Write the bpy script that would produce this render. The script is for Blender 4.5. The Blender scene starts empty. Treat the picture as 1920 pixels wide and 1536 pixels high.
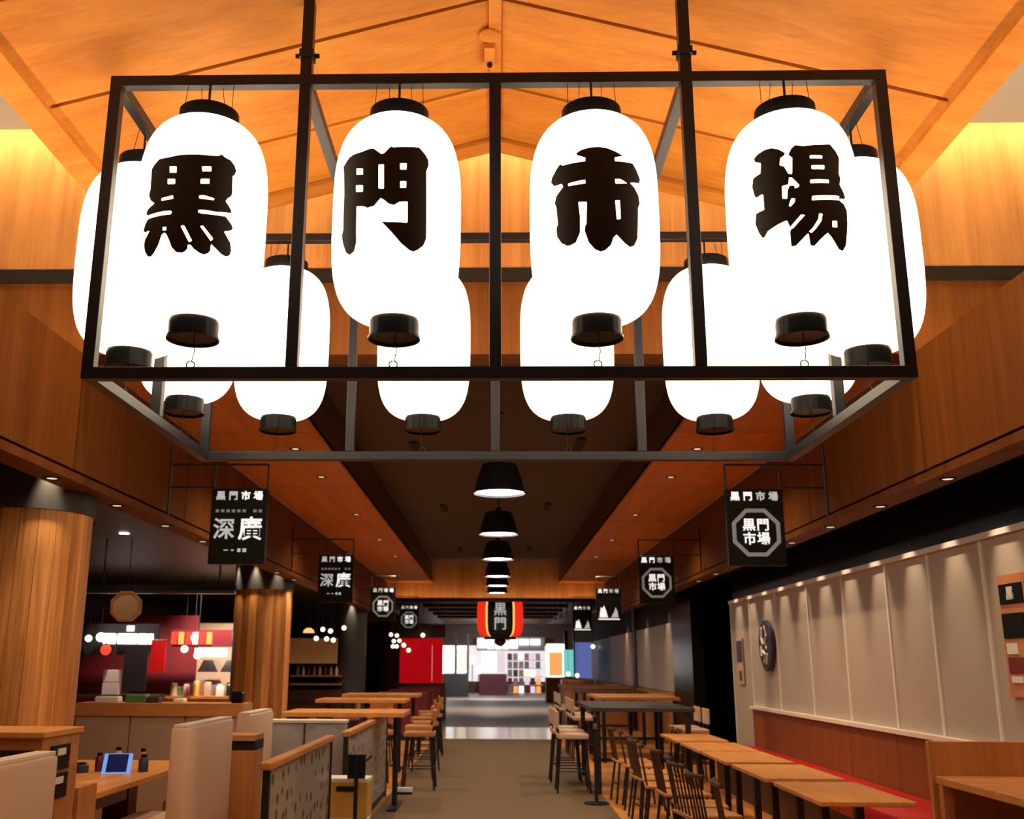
import bpy, bmesh, math, random
import numpy as np
from mathutils import Vector, Matrix
random.seed(7)
S = bpy.context.scene
COL = S.collection
PI = math.pi
R = math.radians

# ------------------------------------------------------------------ camera
cam = bpy.data.cameras.new('camera')
cam.sensor_fit = 'HORIZONTAL'; cam.sensor_width = 36.0
cam.lens = 1902.0 / 1920.0 * 36.0
cam.shift_x = (960 - 886) / 1920.0
cam.clip_end = 200
cam.dof.use_dof = True; cam.dof.focus_distance = 4.6; cam.dof.aperture_fstop = 4.0
cam_o = bpy.data.objects.new('camera', cam); COL.objects.link(cam_o)
pitch, yaw, roll = R(14.1), R(1.33), R(0.28)
fw = Vector((-math.sin(yaw) * math.cos(pitch), math.cos(yaw) * math.cos(pitch), math.sin(pitch)))
rt = Vector((math.cos(yaw), math.sin(yaw), 0)); up = rt.cross(fw)
rr = rt * math.cos(roll) + up * math.sin(roll); uu = up * math.cos(roll) - rt * math.sin(roll)
cam_o.matrix_world = Matrix(((rr.x, uu.x, -fw.x, 0), (rr.y, uu.y, -fw.y, 0), (rr.z, uu.z, -fw.z, 1.5), (0, 0, 0, 1)))
S.camera = cam_o

# ------------------------------------------------------------------ world, exposure
w = bpy.data.worlds.new('dim_interior'); S.world = w; w.use_nodes = True
w.node_tree.nodes['Background'].inputs[0].default_value = (1.0, 0.80, 0.60, 1)
w.node_tree.nodes['Background'].inputs[1].default_value = 0.05
S.view_settings.view_transform = 'Standard'; S.view_settings.look = 'None'
S.view_settings.exposure = 0.0; S.view_settings.gamma = 1.0
S.view_settings.use_curve_mapping = False

LANTERN_STRENGTH = 3.2
COVE_STRENGTH = 52.0
UPLIGHT_STRENGTH = 56.0
PENDANT_STRENGTH = 45.0

# ------------------------------------------------------------------ materials
MATS = {}
def _new(name):
    m = bpy.data.materials.new(name); m.use_nodes = True
    MATS[name] = m
    return m, m.node_tree.nodes, m.node_tree.links, m.node_tree.nodes['Principled BSDF']

def plain(name, col, rough=0.5, metal=0.0, emit=None, es=0.0, noise=0.0, nscale=8.0, spec=0.5, coat=0.0):
    m, n, l, b = _new(name)
    b.inputs['Base Color'].default_value = (*col, 1)
    b.inputs['Roughness'].default_value = rough
    b.inputs['Metallic'].default_value = metal
    b.inputs['Specular IOR Level'].default_value = spec
    b.inputs['Coat Weight'].default_value = coat
    if emit:
        b.inputs['Emission Color'].default_value = (*emit, 1); b.inputs['Emission Strength'].default_value = es
    if noise:
        tc = n.new('ShaderNodeTexCoord'); t = n.new('ShaderNodeTexNoise'); t.inputs['Scale'].default_value = nscale
        t.inputs['Detail'].default_value = 5
        l.new(tc.outputs['Object'], t.inputs['Vector'])
        mx = n.new('ShaderNodeMix'); mx.data_type = 'RGBA'; mx.blend_type = 'MULTIPLY'; mx.inputs[0].default_value = 1
        rp = n.new('ShaderNodeMapRange'); rp.inputs[3].default_value = 1 - noise; rp.inputs[4].default_value = 1 + noise
        l.new(t.outputs['Fac'], rp.inputs[0]); mx.inputs[6].default_value = (*col, 1)
        l.new(rp.outputs[0], mx.inputs[7]); l.new(mx.outputs[2], b.inputs['Base Color'])
    return m

def wood(name, dark, light, axis='z', freq=9.0, rough=0.45, vary=0.12, spec=0.4):
    m, n, l, b = _new(name)
    b.inputs['Roughness'].default_value = rough
    b.inputs['Specular IOR Level'].default_value = spec
    tc = n.new('ShaderNodeTexCoord'); mp = n.new('ShaderNodeMapping')
    sc = {'x': (0.07, 1, 1), 'y': (1, 0.07, 1), 'z': (1, 1, 0.05)}[axis]
    mp.inputs['Scale'].default_value = sc
    l.new(tc.outputs['Object'], mp.inputs['Vector'])
    oi = n.new('ShaderNodeObjectInfo')
    cmb = n.new('ShaderNodeVectorMath'); cmb.operation = 'ADD'
    sc2 = n.new('ShaderNodeVectorMath'); sc2.operation = 'SCALE'; sc2.inputs[0].default_value = (7, 5, 3)
    l.new(oi.outputs['Random'], sc2.inputs['Scale']); l.new(mp.outputs[0], cmb.inputs[0]); l.new(sc2.outputs[0], cmb.inputs[1])
    t1 = n.new('ShaderNodeTexNoise'); t1.inputs['Scale'].default_value = freq; t1.inputs['Detail'].default_value = 6
    t1.inputs['Roughness'].default_value = 0.62; t1.inputs['Distortion'].default_value = 0.7
    t2 = n.new('ShaderNodeTexNoise'); t2.inputs['Scale'].default_value = freq * 9; t2.inputs['Detail'].default_value = 3
    l.new(cmb.outputs[0], t1.inputs['Vector']); l.new(cmb.outputs[0], t2.inputs['Vector'])
    ad = n.new('ShaderNodeMath'); ad.operation = 'MULTIPLY_ADD'; ad.inputs[1].default_value = 0.35
    l.new(t2.outputs['Fac'], ad.inputs[0]); l.new(t1.outputs['Fac'], ad.inputs[2])
    cr = n.new('ShaderNodeValToRGB')
    cr.color_ramp.elements[0].position = 0.48; cr.color_ramp.elements[0].color = (*dark, 1)
    cr.color_ramp.elements[1].position = 0.86; cr.color_ramp.elements[1].color = (*light, 1)
    l.new(ad.outputs[0], cr.inputs[0])
    mr = n.new('ShaderNodeMapRange'); mr.inputs[3].default_value = 1 - vary; mr.inputs[4].default_value = 1 + vary
    l.new(oi.outputs['Random'], mr.inputs[0])
    mx = n.new('ShaderNodeMix'); mx.data_type = 'RGBA'; mx.blend_type = 'MULTIPLY'; mx.inputs[0].default_value = 1
    l.new(cr.outputs[0], mx.inputs[6]); l.new(mr.outputs[0], mx.inputs[7])
    l.new(mx.outputs[2], b.inputs['Base Color'])
    bp = n.new('ShaderNodeBump'); bp.inputs['Strength'].default_value = 0.06; bp.inputs['Distance'].default_value = 0.01
    l.new(t2.outputs['Fac'], bp.inputs['Height']); l.new(bp.outputs[0], b.inputs['Normal'])
    return m

def emitter(name, col, s):
    return plain(name, tuple(0.25 * c for c in col), 0.6, emit=col, es=s, spec=0.1)

wood('ceiling_wood', (0.54, 0.180, 0.026), (0.74, 0.285, 0.046), 'x', 5.0, 0.5, 0.06, 0.15)
wood('wall_wood', (0.40, 0.155, 0.042), (0.62, 0.265, 0.080), 'z', 7.0, 0.5, 0.05)
wood('fascia_wood', (0.115, 0.035, 0.0060), (0.190, 0.060, 0.0110), 'z', 8.0, 0.55, 0.10, 0.12)
wood('soffit_wood', (0.56, 0.195, 0.045), (0.74, 0.280, 0.070), 'y', 6.0, 0.55, 0.06, 0.15)
wood('column_wood', (0.24, 0.080, 0.020), (0.66, 0.300, 0.092), 'z', 5.0, 0.42, 0.42, 0.25)
wood('table_wood', (0.54, 0.215, 0.055), (0.74, 0.340, 0.100), 'y', 7.0, 0.42, 0.08, 0.25)
wood('oak', (0.44, 0.175, 0.050), (0.64, 0.290, 0.090), 'x', 8.0, 0.42, 0.10)
wood('oak_upright', (0.42, 0.165, 0.046), (0.60, 0.260, 0.080), 'z', 8.0, 0.42, 0.10)
wood('red_brown_wood', (0.20, 0.055, 0.013), (0.28, 0.085, 0.022), 'z', 7.0, 0.55, 0.05, 0.2)
wood('floor_wood', (0.52, 0.200, 0.045), (0.76, 0.340, 0.090), 'y', 5.0, 0.38, 0.05, 0.25)
wood('dark_wood', (0.05, 0.022, 0.012), (0.10, 0.045, 0.022), 'x', 8.0, 0.4, 0.10)
plain('black_steel', (0.015, 0.015, 0.021), 0.4, spec=0.38)
plain('black_gloss', (0.010, 0.010, 0.011), 0.22, spec=0.07)
plain('chrome_black', (0.16, 0.15, 0.14), 0.12, metal=1.0)
plain('ink', (0.012, 0.010, 0.009), 0.7)
plain('seam', (0.035, 0.014, 0.006), 0.8)
plain('beam_brown', (0.014, 0.009, 0.008), 0.6, spec=0.2)
plain('black_matte', (0.008, 0.008, 0.009), 0.8)
plain('charcoal', (0.035, 0.034, 0.038), 0.5, noise=0.15)
plain('column_grey', (0.055, 0.055, 0.065), 0.5)
plain('tray_paint', (0.085, 0.058, 0.042), 0.75)
plain('white_paint', (0.72, 0.70, 0.68), 0.8)
plain('grey_panel', (0.44, 0.365, 0.295), 0.55, noise=0.04, nscale=3)
plain('panel_trim', (0.75, 0.70, 0.62), 0.4)
plain('cream', (0.68, 0.46, 0.32), 0.5, noise=0.05, nscale=5)
plain('cream_edge', (0.82, 0.70, 0.60), 0.45)
plain('beige', (0.50, 0.36, 0.27), 0.55, noise=0.05)
plain('grey_seat', (0.34, 0.33, 0.36), 0.55)
plain('red_vinyl', (0.62, 0.010, 0.012), 0.35)
plain('dark_red', (0.16, 0.012, 0.018), 0.5)
plain('carpet', (0.150, 0.092, 0.045), 0.9, noise=0.16, nscale=30)
plain('tile_pale', (0.70, 0.50, 0.30), 0.16, noise=0.08, nscale=2)
plain('tile_grey', (0.40, 0.33, 0.26), 0.4, noise=0.08, nscale=2)
plain('white_plastic', (0.78, 0.76, 0.72), 0.4)
plain('paper', (0.80, 0.76, 0.68), 0.7)
plain('plate_black', (0.007, 0.008, 0.008), 0.5, spec=0.2)
plain('navy', (0.020, 0.018, 0.050), 0.5)
plain('yellow_box', (0.66, 0.38, 0.070), 0.6, noise=0.12, nscale=6)
plain('terracotta', (0.55, 0.20, 0.08), 0.6)
plain('green', (0.10, 0.22, 0.08), 0.6)
plain('pink', (0.75, 0.40, 0.45), 0.6)
plain('tan', (0.62, 0.42, 0.22), 0.6)
plain('steel', (0.55, 0.55, 0.55), 0.25, metal=1.0)
plain('lantern_paper', (0.9, 0.88, 0.84), 0.7, emit=(1.0, 0.82, 0.58), es=LANTERN_STRENGTH)
emitter('cove_led', (1.0, 0.74, 0.34), COVE_STRENGTH)
emitter('added_uplight_led', (1.0, 0.72, 0.40), UPLIGHT_STRENGTH)
emitter('trough_led', (1.0, 0.60, 0.28), 16.0)
emitter('lamp_white', (1.0, 0.90, 0.74), PENDANT_STRENGTH)
emitter('downlight_glow', (1.0, 0.86, 0.66), 6.0)
emitter('lens_dim', (1.0, 0.86, 0.70), 0.9)
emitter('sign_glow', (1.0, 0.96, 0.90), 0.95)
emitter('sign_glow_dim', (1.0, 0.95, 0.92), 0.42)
emitter('ring_glow', (1.0, 0.97, 0.94), 0.11)
emitter('shop_white', (1.0, 0.97, 0.96), 2.2)
emitter('shop_warm', (1.0, 0.84, 0.62), 1.3)
emitter('shop_soft', (1.0, 0.93, 0.95), 0.85)
emitter('shop_pink', (1.0, 0.80, 0.90), 0.75)
emitter('shop_blue', (0.22, 0.28, 0.80), 0.45)
emitter('shop_teal', (0.25, 0.85, 0.75), 0.7)
emitter('shop_red', (1.0, 0.06, 0.03), 1.2)
emitter('shop_orange', (1.0, 0.40, 0.12), 1.0)
emitter('red_lantern', (1.0, 0.03, 0.012), 0.85)
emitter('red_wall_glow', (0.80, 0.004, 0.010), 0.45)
emitter('globe_glow', (1.0, 0.85, 0.62), 3.0)
emitter('amber_glow', (1.0, 0.55, 0.14), 1.2)
emitter('tablet_frame', (0.20, 0.42, 1.0), 0.75)
plain('tablet_screen', (0.004, 0.006, 0.02), 0.5, emit=(0.01, 0.03, 0.25), es=0.15, spec=0.05)

def frosted():
    m, n, l, b = _new('frosted_pattern')
    tc = n.new('ShaderNodeTexCoord'); mp = n.new('ShaderNodeMapping'); mp.inputs['Scale'].default_value = (7, 7, 8.5)
    l.new(tc.outputs['Object'], mp.inputs[0])
    v = n.new('ShaderNodeTexVoronoi'); v.inputs['Scale'].default_value = 1.0; v.inputs['Randomness'].default_value = 0.45
    l.new(mp.outputs[0], v.inputs['Vector'])
    cr = n.new('ShaderNodeValToRGB')
    cr.color_ramp.elements[0].position = 0.20; cr.color_ramp.elements[0].color = (0.10, 0.055, 0.032, 1)
    cr.color_ramp.elements[1].position = 0.36; cr.color_ramp.elements[1].color = (0.44, 0.38, 0.33, 1)
    l.new(v.outputs['Distance'], cr.inputs[0]); l.new(cr.outputs[0], b.inputs['Base Color'])
    b.inputs['Roughness'].default_value = 0.35
    b.inputs['Alpha'].default_value = 0.92
frosted()

# ------------------------------------------------------------------ mesh helpers
class MB:
    def __init__(s): s.v = []; s.f = []
    def box(s, x0, x1, y0, y1, z0, z1):
        b = len(s.v)
        s.v += [(x0, y0, z0), (x1, y0, z0), (x1, y1, z0), (x0, y1, z0), (x0, y0, z1), (x1, y0, z1), (x1, y1, z1), (x0, y1, z1)]
        s.f += [tuple(b + i for i in q) for q in ((3, 2, 1, 0), (4, 5, 6, 7), (0, 1, 5, 4), (1, 2, 6, 5), (2, 3, 7, 6), (3, 0, 4, 7))]
        return s
    def lathe(s, prof, n=32, c=(0, 0, 0), cap0=True, cap1=True):
        b = len(s.v); k = len(prof)
        for r, z in prof:
            for i in range(n):
                a = 2 * PI * i / n
                s.v.append((c[0] + r * math.cos(a), c[1] + r * math.sin(a), c[2] + z))
        for j in range(k - 1):
            for i in range(n):
                i2 = (i + 1) % n
                s.f.append((b + j * n + i, b + j * n + i2, b + (j + 1) * n + i2, b + (j + 1) * n + i))
        if cap0: s.f.append(tuple(b + i for i in reversed(range(n))))
        if cap1: s.f.append(tuple(b + (k - 1) * n + i for i in range(n)))
        return s
    def tube(s, pts, r, n=8, cap=True):
        pts = [Vector(p) for p in pts]; b = len(s.v); k = len(pts)
        rad = r if isinstance(r, (list, tuple)) else [r] * k
        ref = None
        for j, p in enumerate(pts):
            d = (pts[min(j + 1, k - 1)] - pts[max(j - 1, 0)]).normalized()
            if ref is None:
                ref = Vector((0, 0, 1)) if abs(d.z) < 0.9 else Vector((1, 0, 0))
            a = d.cross(ref).normalized(); c = d.cross(a).normalized()
            for i in range(n):
                t = 2 * PI * i / n
                q = p + (a * math.cos(t) + c * math.sin(t)) * rad[j]
                s.v.append(tuple(q))
        for j in range(k - 1):
            for i in range(n):
                i2 = (i + 1) % n
                s.f.append((b + j * n + i, b + (j + 1) * n + i, b + (j + 1) * n + i2, b + j * n + i2))
        if cap:
            s.f.append(tuple(b + i for i in range(n)))
            s.f.append(tuple(b + (k - 1) * n + i for i in reversed(range(n))))
        return s
    def prism_y(s, poly, y0, y1):           # polygon in x,z extruded along y
        b = len(s.v); n = len(poly)
        s.v += [(x, y0, z) for x, z in poly] + [(x, y1, z) for x, z in poly]
        s.f.append(tuple(b + i for i in range(n))); s.f.append(tuple(b + n + i for i in reversed(range(n))))
        for i in range(n):
            j = (i + 1) % n
            s.f.append((b + i, b + n + i, b + n + j, b + j))
        return s
    def prism_x(s, poly, x0, x1):           # polygon in y,z extruded along x
        b = len(s.v); n = len(poly)
        s.v += [(x0, y, z) for y, z in poly] + [(x1, y, z) for y, z in poly]
        s.f.append(tuple(b + i for i in reversed(range(n)))); s.f.append(tuple(b + n + i for i in range(n)))
        for i in range(n):
            j = (i + 1) % n
            s.f.append((b + i, b + j, b + n + j, b + n + i))
        return s
    def sphere(s, r, c=(0, 0, 0), n=12, m=8):
        prof = [(max(1e-4, r * math.sin(PI * j / m)), -r * math.cos(PI * j / m)) for j in range(m + 1)]
        return s.lathe(prof, n, c)
    def quad(s, *p):
        b = len(s.v); s.v += [tuple(q) for q in p]; s.f.append(tuple(range(b, b + len(p)))); return s
    def mesh(s, name, mat, smooth=False, bevel=0.0):
        me = bpy.data.meshes.new(name); me.from_pydata(s.v, [], s.f); me.update()
        bm = bmesh.new(); bm.from_mesh(me)
        bmesh.ops.recalc_face_normals(bm, faces=bm.faces[:])
        if bevel:
            es = [e for e in bm.edges if len(e.link_faces) == 2 and e.calc_face_angle(0) > 0.6]
            bmesh.ops.bevel(bm, geom=es, offset=bevel, segments=2, profile=0.5, affect='EDGES', clamp_overlap=True)
        bm.to_mesh(me); bm.free()
        me.materials.append(MATS[mat])
        if smooth:
            me.shade_smooth()
            try: me.set_sharp_from_angle(angle=R(40))
            except Exception: pass
        return me
    def obj(s, name, mat, parent=None, smooth=False, bevel=0.0, loc=None):
        o = bpy.data.objects.new(name, s.mesh(name, mat, smooth, bevel)); COL.objects.link(o)
        o.parent = parent
        if loc: o.location = loc
        return o

def B(x0, x1, y0, y1, z0, z1): return MB().box(x0, x1, y0, y1, z0, z1)

def tag(o, label, cat, group=None):
    o['label'] = label; o['category'] = cat
    if group: o['group'] = group
    return o
def struct(o, label=None):
    o['kind'] = 'structure'
    if label: o['label'] = label
    return o
def empty(name, loc=(0, 0, 0), rz=0.0):
    e = bpy.data.objects.new(name, None); COL.objects.link(e); e.empty_display_size = 0.1
    e.location = loc; e.rotation_euler = (0, 0, rz); return e
def thing(name, label, cat, loc=(0, 0, 0), rz=0.0, group=None):
    return tag(empty(name, loc, rz), label, cat, group)
def shared(name, me, parent=None, loc=(0, 0, 0), rz=0.0):
    o = bpy.data.objects.new(name, me); COL.objects.link(o); o.parent = parent
    o.location = loc; o.rotation_euler = (0, 0, rz); return o
KIDS = {}
def copy_tree(o, parent=None):
    c = o.copy(); COL.objects.link(c); c.parent = parent
    for ch in o.children: copy_tree(ch, c)
    return c
def dup(root, loc, rz, label, group=None):
    c = copy_tree(root); c.location = loc; c.rotation_euler = (0, 0, rz); c['label'] = label
    if group: c['group'] = group
    return c

TXT = {}
def text_mesh(body, size, mat, bold=0.0, extrude=0.004):
    """flat lettering standing in the local x,z plane, centred, facing -y"""
    key = (body, size, mat, bold, extrude)
    if key in TXT: return TXT[key]
    cu = bpy.data.curves.new('lettering', 'FONT'); cu.body = body; cu.size = size
    cu.align_x = 'CENTER'; cu.align_y = 'CENTER'; cu.extrude = extrude; cu.offset = bold; cu.resolution_u = 3
    ob = bpy.data.objects.new('lettering', cu); COL.objects.link(ob)
    dg = bpy.context.evaluated_depsgraph_get()
    me = bpy.data.meshes.new_from_object(ob.evaluated_get(dg))
    bpy.data.objects.remove(ob); bpy.data.curves.remove(cu)
    me.transform(Matrix.Rotation(PI / 2, 4, 'X'))
    me.materials.clear(); me.materials.append(MATS[mat])
    TXT[key] = me
    return me
def lettering(name, body, size, mat, parent, loc, bold=0.0, rz=0.0):
    return shared(name, text_mesh(body, size, mat, bold), parent, loc, rz)

def spot(name, loc, target, watts, col=(1, 0.8, 0.55), angle=60, blend=0.6, radius=0.03):
    l = bpy.data.lights.new(name, 'SPOT'); l.energy = watts; l.color = col
    l.spot_size = R(angle); l.spot_blend = blend; l.shadow_soft_size = radius
    o = bpy.data.objects.new(name, l); COL.objects.link(o); o.location = loc
    o.rotation_euler = (Vector(target) - Vector(loc)).to_track_quat('-Z', 'Y').to_euler()
    return o

# ================================================================== SETTING
# ---- floor
fl = struct(B(-9, 6, -4, 60, -0.1, 0.0).obj('floor', 'floor_wood'), 'orange wooden floor beside the carpeted aisle')
tag(B(-1.26, 1.26, 3.0, 22.0, 0.0, 0.004).obj('aisle_carpet', 'carpet'), 'long brown grey carpet running down the middle of the hall', 'carpet')
tag(B(-1.75, 1.75, 22.0, 26.0, 0.0, 0.004).obj('floor_strip', 'tile_pale'), 'pale polished floor strip crossing the aisle beyond the carpet', 'floor strip')
tag(B(-2.2, 2.2, 26.0, 53.9, 0.0, 0.004).obj('far_walkway', 'tile_grey'), 'grey tiled walkway leading to the bright far shops', 'walkway')

# ---- facing header wall with cove light
HY = 6.45
wf = struct(empty('wall_front'), 'wood clad header wall above the hall opening, lit from its top edge')
B(-8, 8, HY, HY + 0.25, 4.11, 5.30).obj('upper_cladding', 'wall_wood', wf)
B(-8, 8, HY, HY + 0.25, 3.5, 4.01).obj('lower_cladding', 'fascia_wood', wf)
struct(B(-8, 8, HY - 0.012, HY + 0.2, 4.01, 4.11).obj('trim_1', 'beam_brown'), 'dark brown beam across the header wall')
# upper white ceiling with a light slot along the header wall
cw = struct(empty('ceiling'), 'white upper ceiling behind the wooden canopy')
B(-8, 8, -3, HY - 0.35, 4.98, 5.06).obj('plaster', 'white_paint', cw)
B(-8, 8, HY - 0.46, HY + 0.2, 5.30, 5.36).obj('cove_lid', 'white_paint', cw)
B(-8, 8, HY - 0.46, HY - 0.42, 5.06, 5.30).obj('cove_side', 'white_paint', cw)
tag(B(-7.9, 7.9, HY - 0.33, HY - 0.29, 5.27, 5.30).obj('cove_light', 'cove_led'), 'warm light strip hidden in the slot above the header wall', 'light strip')

# ---- wooden gable canopy
RZ, SL, EX = 4.76, 0.273, 2.33
cn = struct(empty('ceiling'), 'wooden gable canopy ceiling of broad orange panels')
ys = [6.0, 5.84, 5.24, 4.45, 3.66, 2.87, 2.08, 1.29, 0.5, -0.4, -1.3]
g = 0.014
for s in (-1, 1):
    def P(x, dz=0.0): return (s * x, RZ - SL * x + dz)
    for i in range(len(ys) - 1):
        ya, yb = ys[i + 1], ys[i]
        dz = -0.022 if i == 0 else 0.0           # raised border strip at the far end
        MB().prism_y([P(0.035, dz), P(EX - 0.13, dz), P(EX - 0.13, 0.03), P(0.035, 0.03)], ya + g, yb - (0 if i == 0 else g)).obj('ceiling_panel', 'ceiling_wood', cn)
    MB().prism_y([P(EX - 0.13, -0.028), P(EX, -0.028), P(EX, 0.06), P(EX - 0.13, 0.06)], -1.3, 6.0).obj('eave_board', 'ceiling_wood', cn)
    MB().prism_y([P(0.0, 0.035), P(EX, 0.035), P(EX, 0.06), P(0.0, 0.06)], -1.3, 5.99).obj('backing', 'seam', cn)
MB().prism_y([(-0.033, RZ - 0.028), (0.033, RZ - 0.028), (0.033, RZ + 0.02), (-0.033, RZ + 0.02)], -1.3, 6.0).obj('ridge_batten', 'ceiling_wood', cn)
t = thing('ceiling_sensor', 'small wood coloured disc and box on the canopy ridge', 'sensor', (-0.03, 4.72, RZ - 0.028))
MB().lathe([(0.055, 0), (0.055, -0.012), (0.03, -0.03), (0.012, -0.034)], 20).obj('disc', 'ceiling_wood', t, True)
B(-0.028, 0.028, 0.08, 0.27, -0.03, 0.0).obj('box', 'ceiling_wood', t)
MB().lathe([(0.014, 0), (0.014, -0.05)], 12, (0, 0.22, 0)).obj('nozzle', 'beam_brown', t)

# ---- side bulkheads (fascias)
fy = [1.55, 4.0, 6.45, 8.88, 11.3, 13.75, 16.2, 18.65, 21.1, 23.55, 26.0]
for s, nm, side in ((-1, 'wall_left', 'left'), (1, 'wall_right', 'right')):
    wl = struct(empty(nm), 'wood panelled bulkhead over the ' + ('stalls and round columns' if s < 0 else 'grey bench wall'))
    xa, xb = sorted((s * 2.75, s * 2.79))
    for i in range(len(fy) - 1):
        B(xa, xb, fy[i] + 0.012, fy[i + 1] - 0.012, 2.722, 3.5).obj('wall_panel', 'fascia_wood', wl)
    xa, xb = sorted((s * 2.79, s * 2.93))
    B(xa, xb, 1.5, 26.0, 2.70, 3.5).obj('backing', 'seam', wl)
    xa, xb = sorted((s * 2.83, s * 2.87))
    tag(B(xa, xb, 1.6, HY - 0.15, 3.5, 3.52).obj('added_uplight', 'added_uplight_led'), 'unseen warm light strip added on top of the bulkhead over the ' + ('stalls' if s < 0 else 'bench wall'), 'light strip')  # unseen strip, added to brighten the canopy from below
    xa, xb = sorted((s * 2.74, s * 2.93))
    B(xa, xb, 1.5, 26.0, 2.645, 2.70).obj('bottom_rail', 'fascia_wood', wl)

# ---- hall soffits, tray and end band
sy = [6.70, 8.8, 11.65, 14.6, 17.4, 20.1, 22.9, 26.0]
cs = struct(empty('ceiling'), 'flat wooden soffit panels either side of the dark ceiling tray')
for s in (-1, 1):
    for i in range(len(sy) - 1):
        xa, xb = sorted((s * 1.6, s * 2.74))
        B(xa, xb, sy[i] + 0.012, sy[i + 1] - 0.012, 3.5, 3.53).obj('ceiling_panel', 'soffit_wood', cs)
    xa, xb = sorted((s * 1.6, s * 2.75))
    B(xa, xb, HY + 0.25, 26.0, 3.53, 3.56).obj('backing', 'seam', cs)
    xa, xb = sorted((s * 1.6, s * 1.64))
    B(xa, xb, HY + 0.25, 26.0, 3.53, 4.0).obj('tray_side', 'dark_wood', cs)
struct(B(-1.7, 1.7, HY + 0.25, 26.0, 4.0, 4.05).obj('ceiling', 'tray_paint'), 'dark painted ceiling tray above the row of pendant lamps')
# small slots and sprinklers in the tray
for i, (x, y) in enumerate(((-0.95, 11.8), (0.98, 11.6), (-0.85, 16.6), (0.85, 16.4), (-0.8, 22.8), (0.75, 22.6))):
    tag(B(x - 0.05, x + 0.05, y - 0.35, y + 0.35, 3.975, 4.0).obj('air_slot', 'black_matte'), 'narrow black air slot in the dark ceiling tray', 'air vent', 'air slots in the ceiling tray')
# lit band over the far opening
we = struct(empty('wall_back'), 'lit wooden band over the far opening of the hall')
B(-2.75, 2.75, 26.0, 26.2, 3.12, 4.0).obj('cladding', 'wall_wood', we)
B(-2.75, 2.75, 25.97, 26.2, 3.07, 3.12).obj('lower_edge', 'beam_brown', we)
struct(B(-4, 4, 26.2, 58, 3.6, 3.66).obj('ceiling', 'charcoal'), 'low dark ceiling beyond the lit band')
for k in range(9):
    y = 28 + k * 3.0
    tag(B(-2.6, 2.6, y, y + 0.10, 3.48, 3.6).obj('ceiling_batten', 'dark_wood'), 'dark batten crossing the low far ceiling', 'batten', 'battens of the far ceiling')

# ---- left food area shell
struct(B(-9, -2.93, -2, 40, 2.95, 3.0).obj('ceiling', 'charcoal'), 'dark ceiling over the food stalls')
struct(B(-9.2, -9.0, -2, 58, 0, 5).obj('wall_left', 'charcoal'), 'dark outer wall beyond the food stalls')
struct(B(-9, -2.6, 40, 40.2, 0, 3.0).obj('wall_back', 'black_matte'), 'dark wall closing the stall area')

# ---- right bench wall: grey panels, black frieze, red brown wainscot
struct(B(2.93, 5.5, -2, 40, 2.95, 3.0).obj('ceiling', 'black_matte'), 'black soffit over the bench wall')
wr = struct(empty('wall_right'), 'pale grey panelled wall behind the red bench')
py = [3.6, 4.5, 5.4, 6.3, 7.2, 8.1, 9.0, 10.15, 11.3, 12.6, 13.9, 15.0]
for i in range(len(py) - 1):
    z0 = 0.0 if i == len(py) - 2 else 0.90
    B(3.40, 3.44, py[i] + 0.008, py[i + 1] - 0.008, z0, 2.36).obj('wall_panel', 'grey_panel', wr)
    B(3.385, 3.40, py[i + 1] - 0.016, py[i + 1] + 0.016, z0, 2.36).obj('joint_strip', 'panel_trim', wr)
B(3.44, 3.6, 3.6, 15.0, 0, 2.95).obj('backing', 'black_matte', wr)
B(3.43, 3.45, 3.6, 15.0, 2.40, 2.95).obj('frieze', 'black_gloss', wr)
B(3.365, 3.44, 3.6, 15.0, 2.36, 2.40).obj('top_ledge', 'panel_trim', wr)
wa = struct(empty('baseboard_right'), 'red brown wooden backrest panelling above the red bench')
for i in range(3, 10):
    B(3.36, 3.395, py[i] + 0.004, py[i + 1] - 0.004, 0.0, 0.955).obj('wall_panel', 'red_brown_wood', wa)
B(3.32, 3.40, 6.3, 13.9, 0.955, 0.99).obj('cap_rail', 'cream_edge', wa)
# dark recess and further wall
wd = struct(empty('wall_right'), 'black recess between the two grey wall stretches')
B(3.44, 5.4, 14.9, 15.0, 0, 2.95).obj('near_return', 'black_matte', wd)
B(5.3, 5.4, 15.0, 19.4, 0, 2.95).obj('back_panel', 'black_gloss', wd)
B(3.44, 5.4, 19.4, 19.5, 0, 2.95).obj('far_return', 'black_gloss', wd)
B(3.30, 3.5, 17.6, 19.5, 0, 2.95).obj('black_screen', 'black_gloss', wd)
w2 = struct(empty('wall_right'), 'further grey wall stretch beyond the black recess')
for a, b_, m in ((19.5, 22.0, 'grey_panel'), (22.0, 25.2, 'grey_panel'), (25.7, 28.0, 'cream'), (28.0, 31.0, 'cream')):
    B(3.40, 3.46, a + 0.01, b_ - 0.01, 1.0, 2.30).obj('wall_panel', m, w2)
    B(3.36, 3.46, a + 0.01, b_ - 0.01, 0.0, 0.98).obj('wainscot', 'oak_upright', w2)
B(3.36, 3.50, 25.2, 25.7, 0, 2.95).obj('pillar', 'charcoal', w2)
B(3.43, 3.50, 19.5, 40, 2.30, 2.95).obj('frieze', 'black_matte', w2)
B(3.46, 3.6, 19.5, 40, 0, 2.95).obj('backing', 'charcoal', w2)

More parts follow.
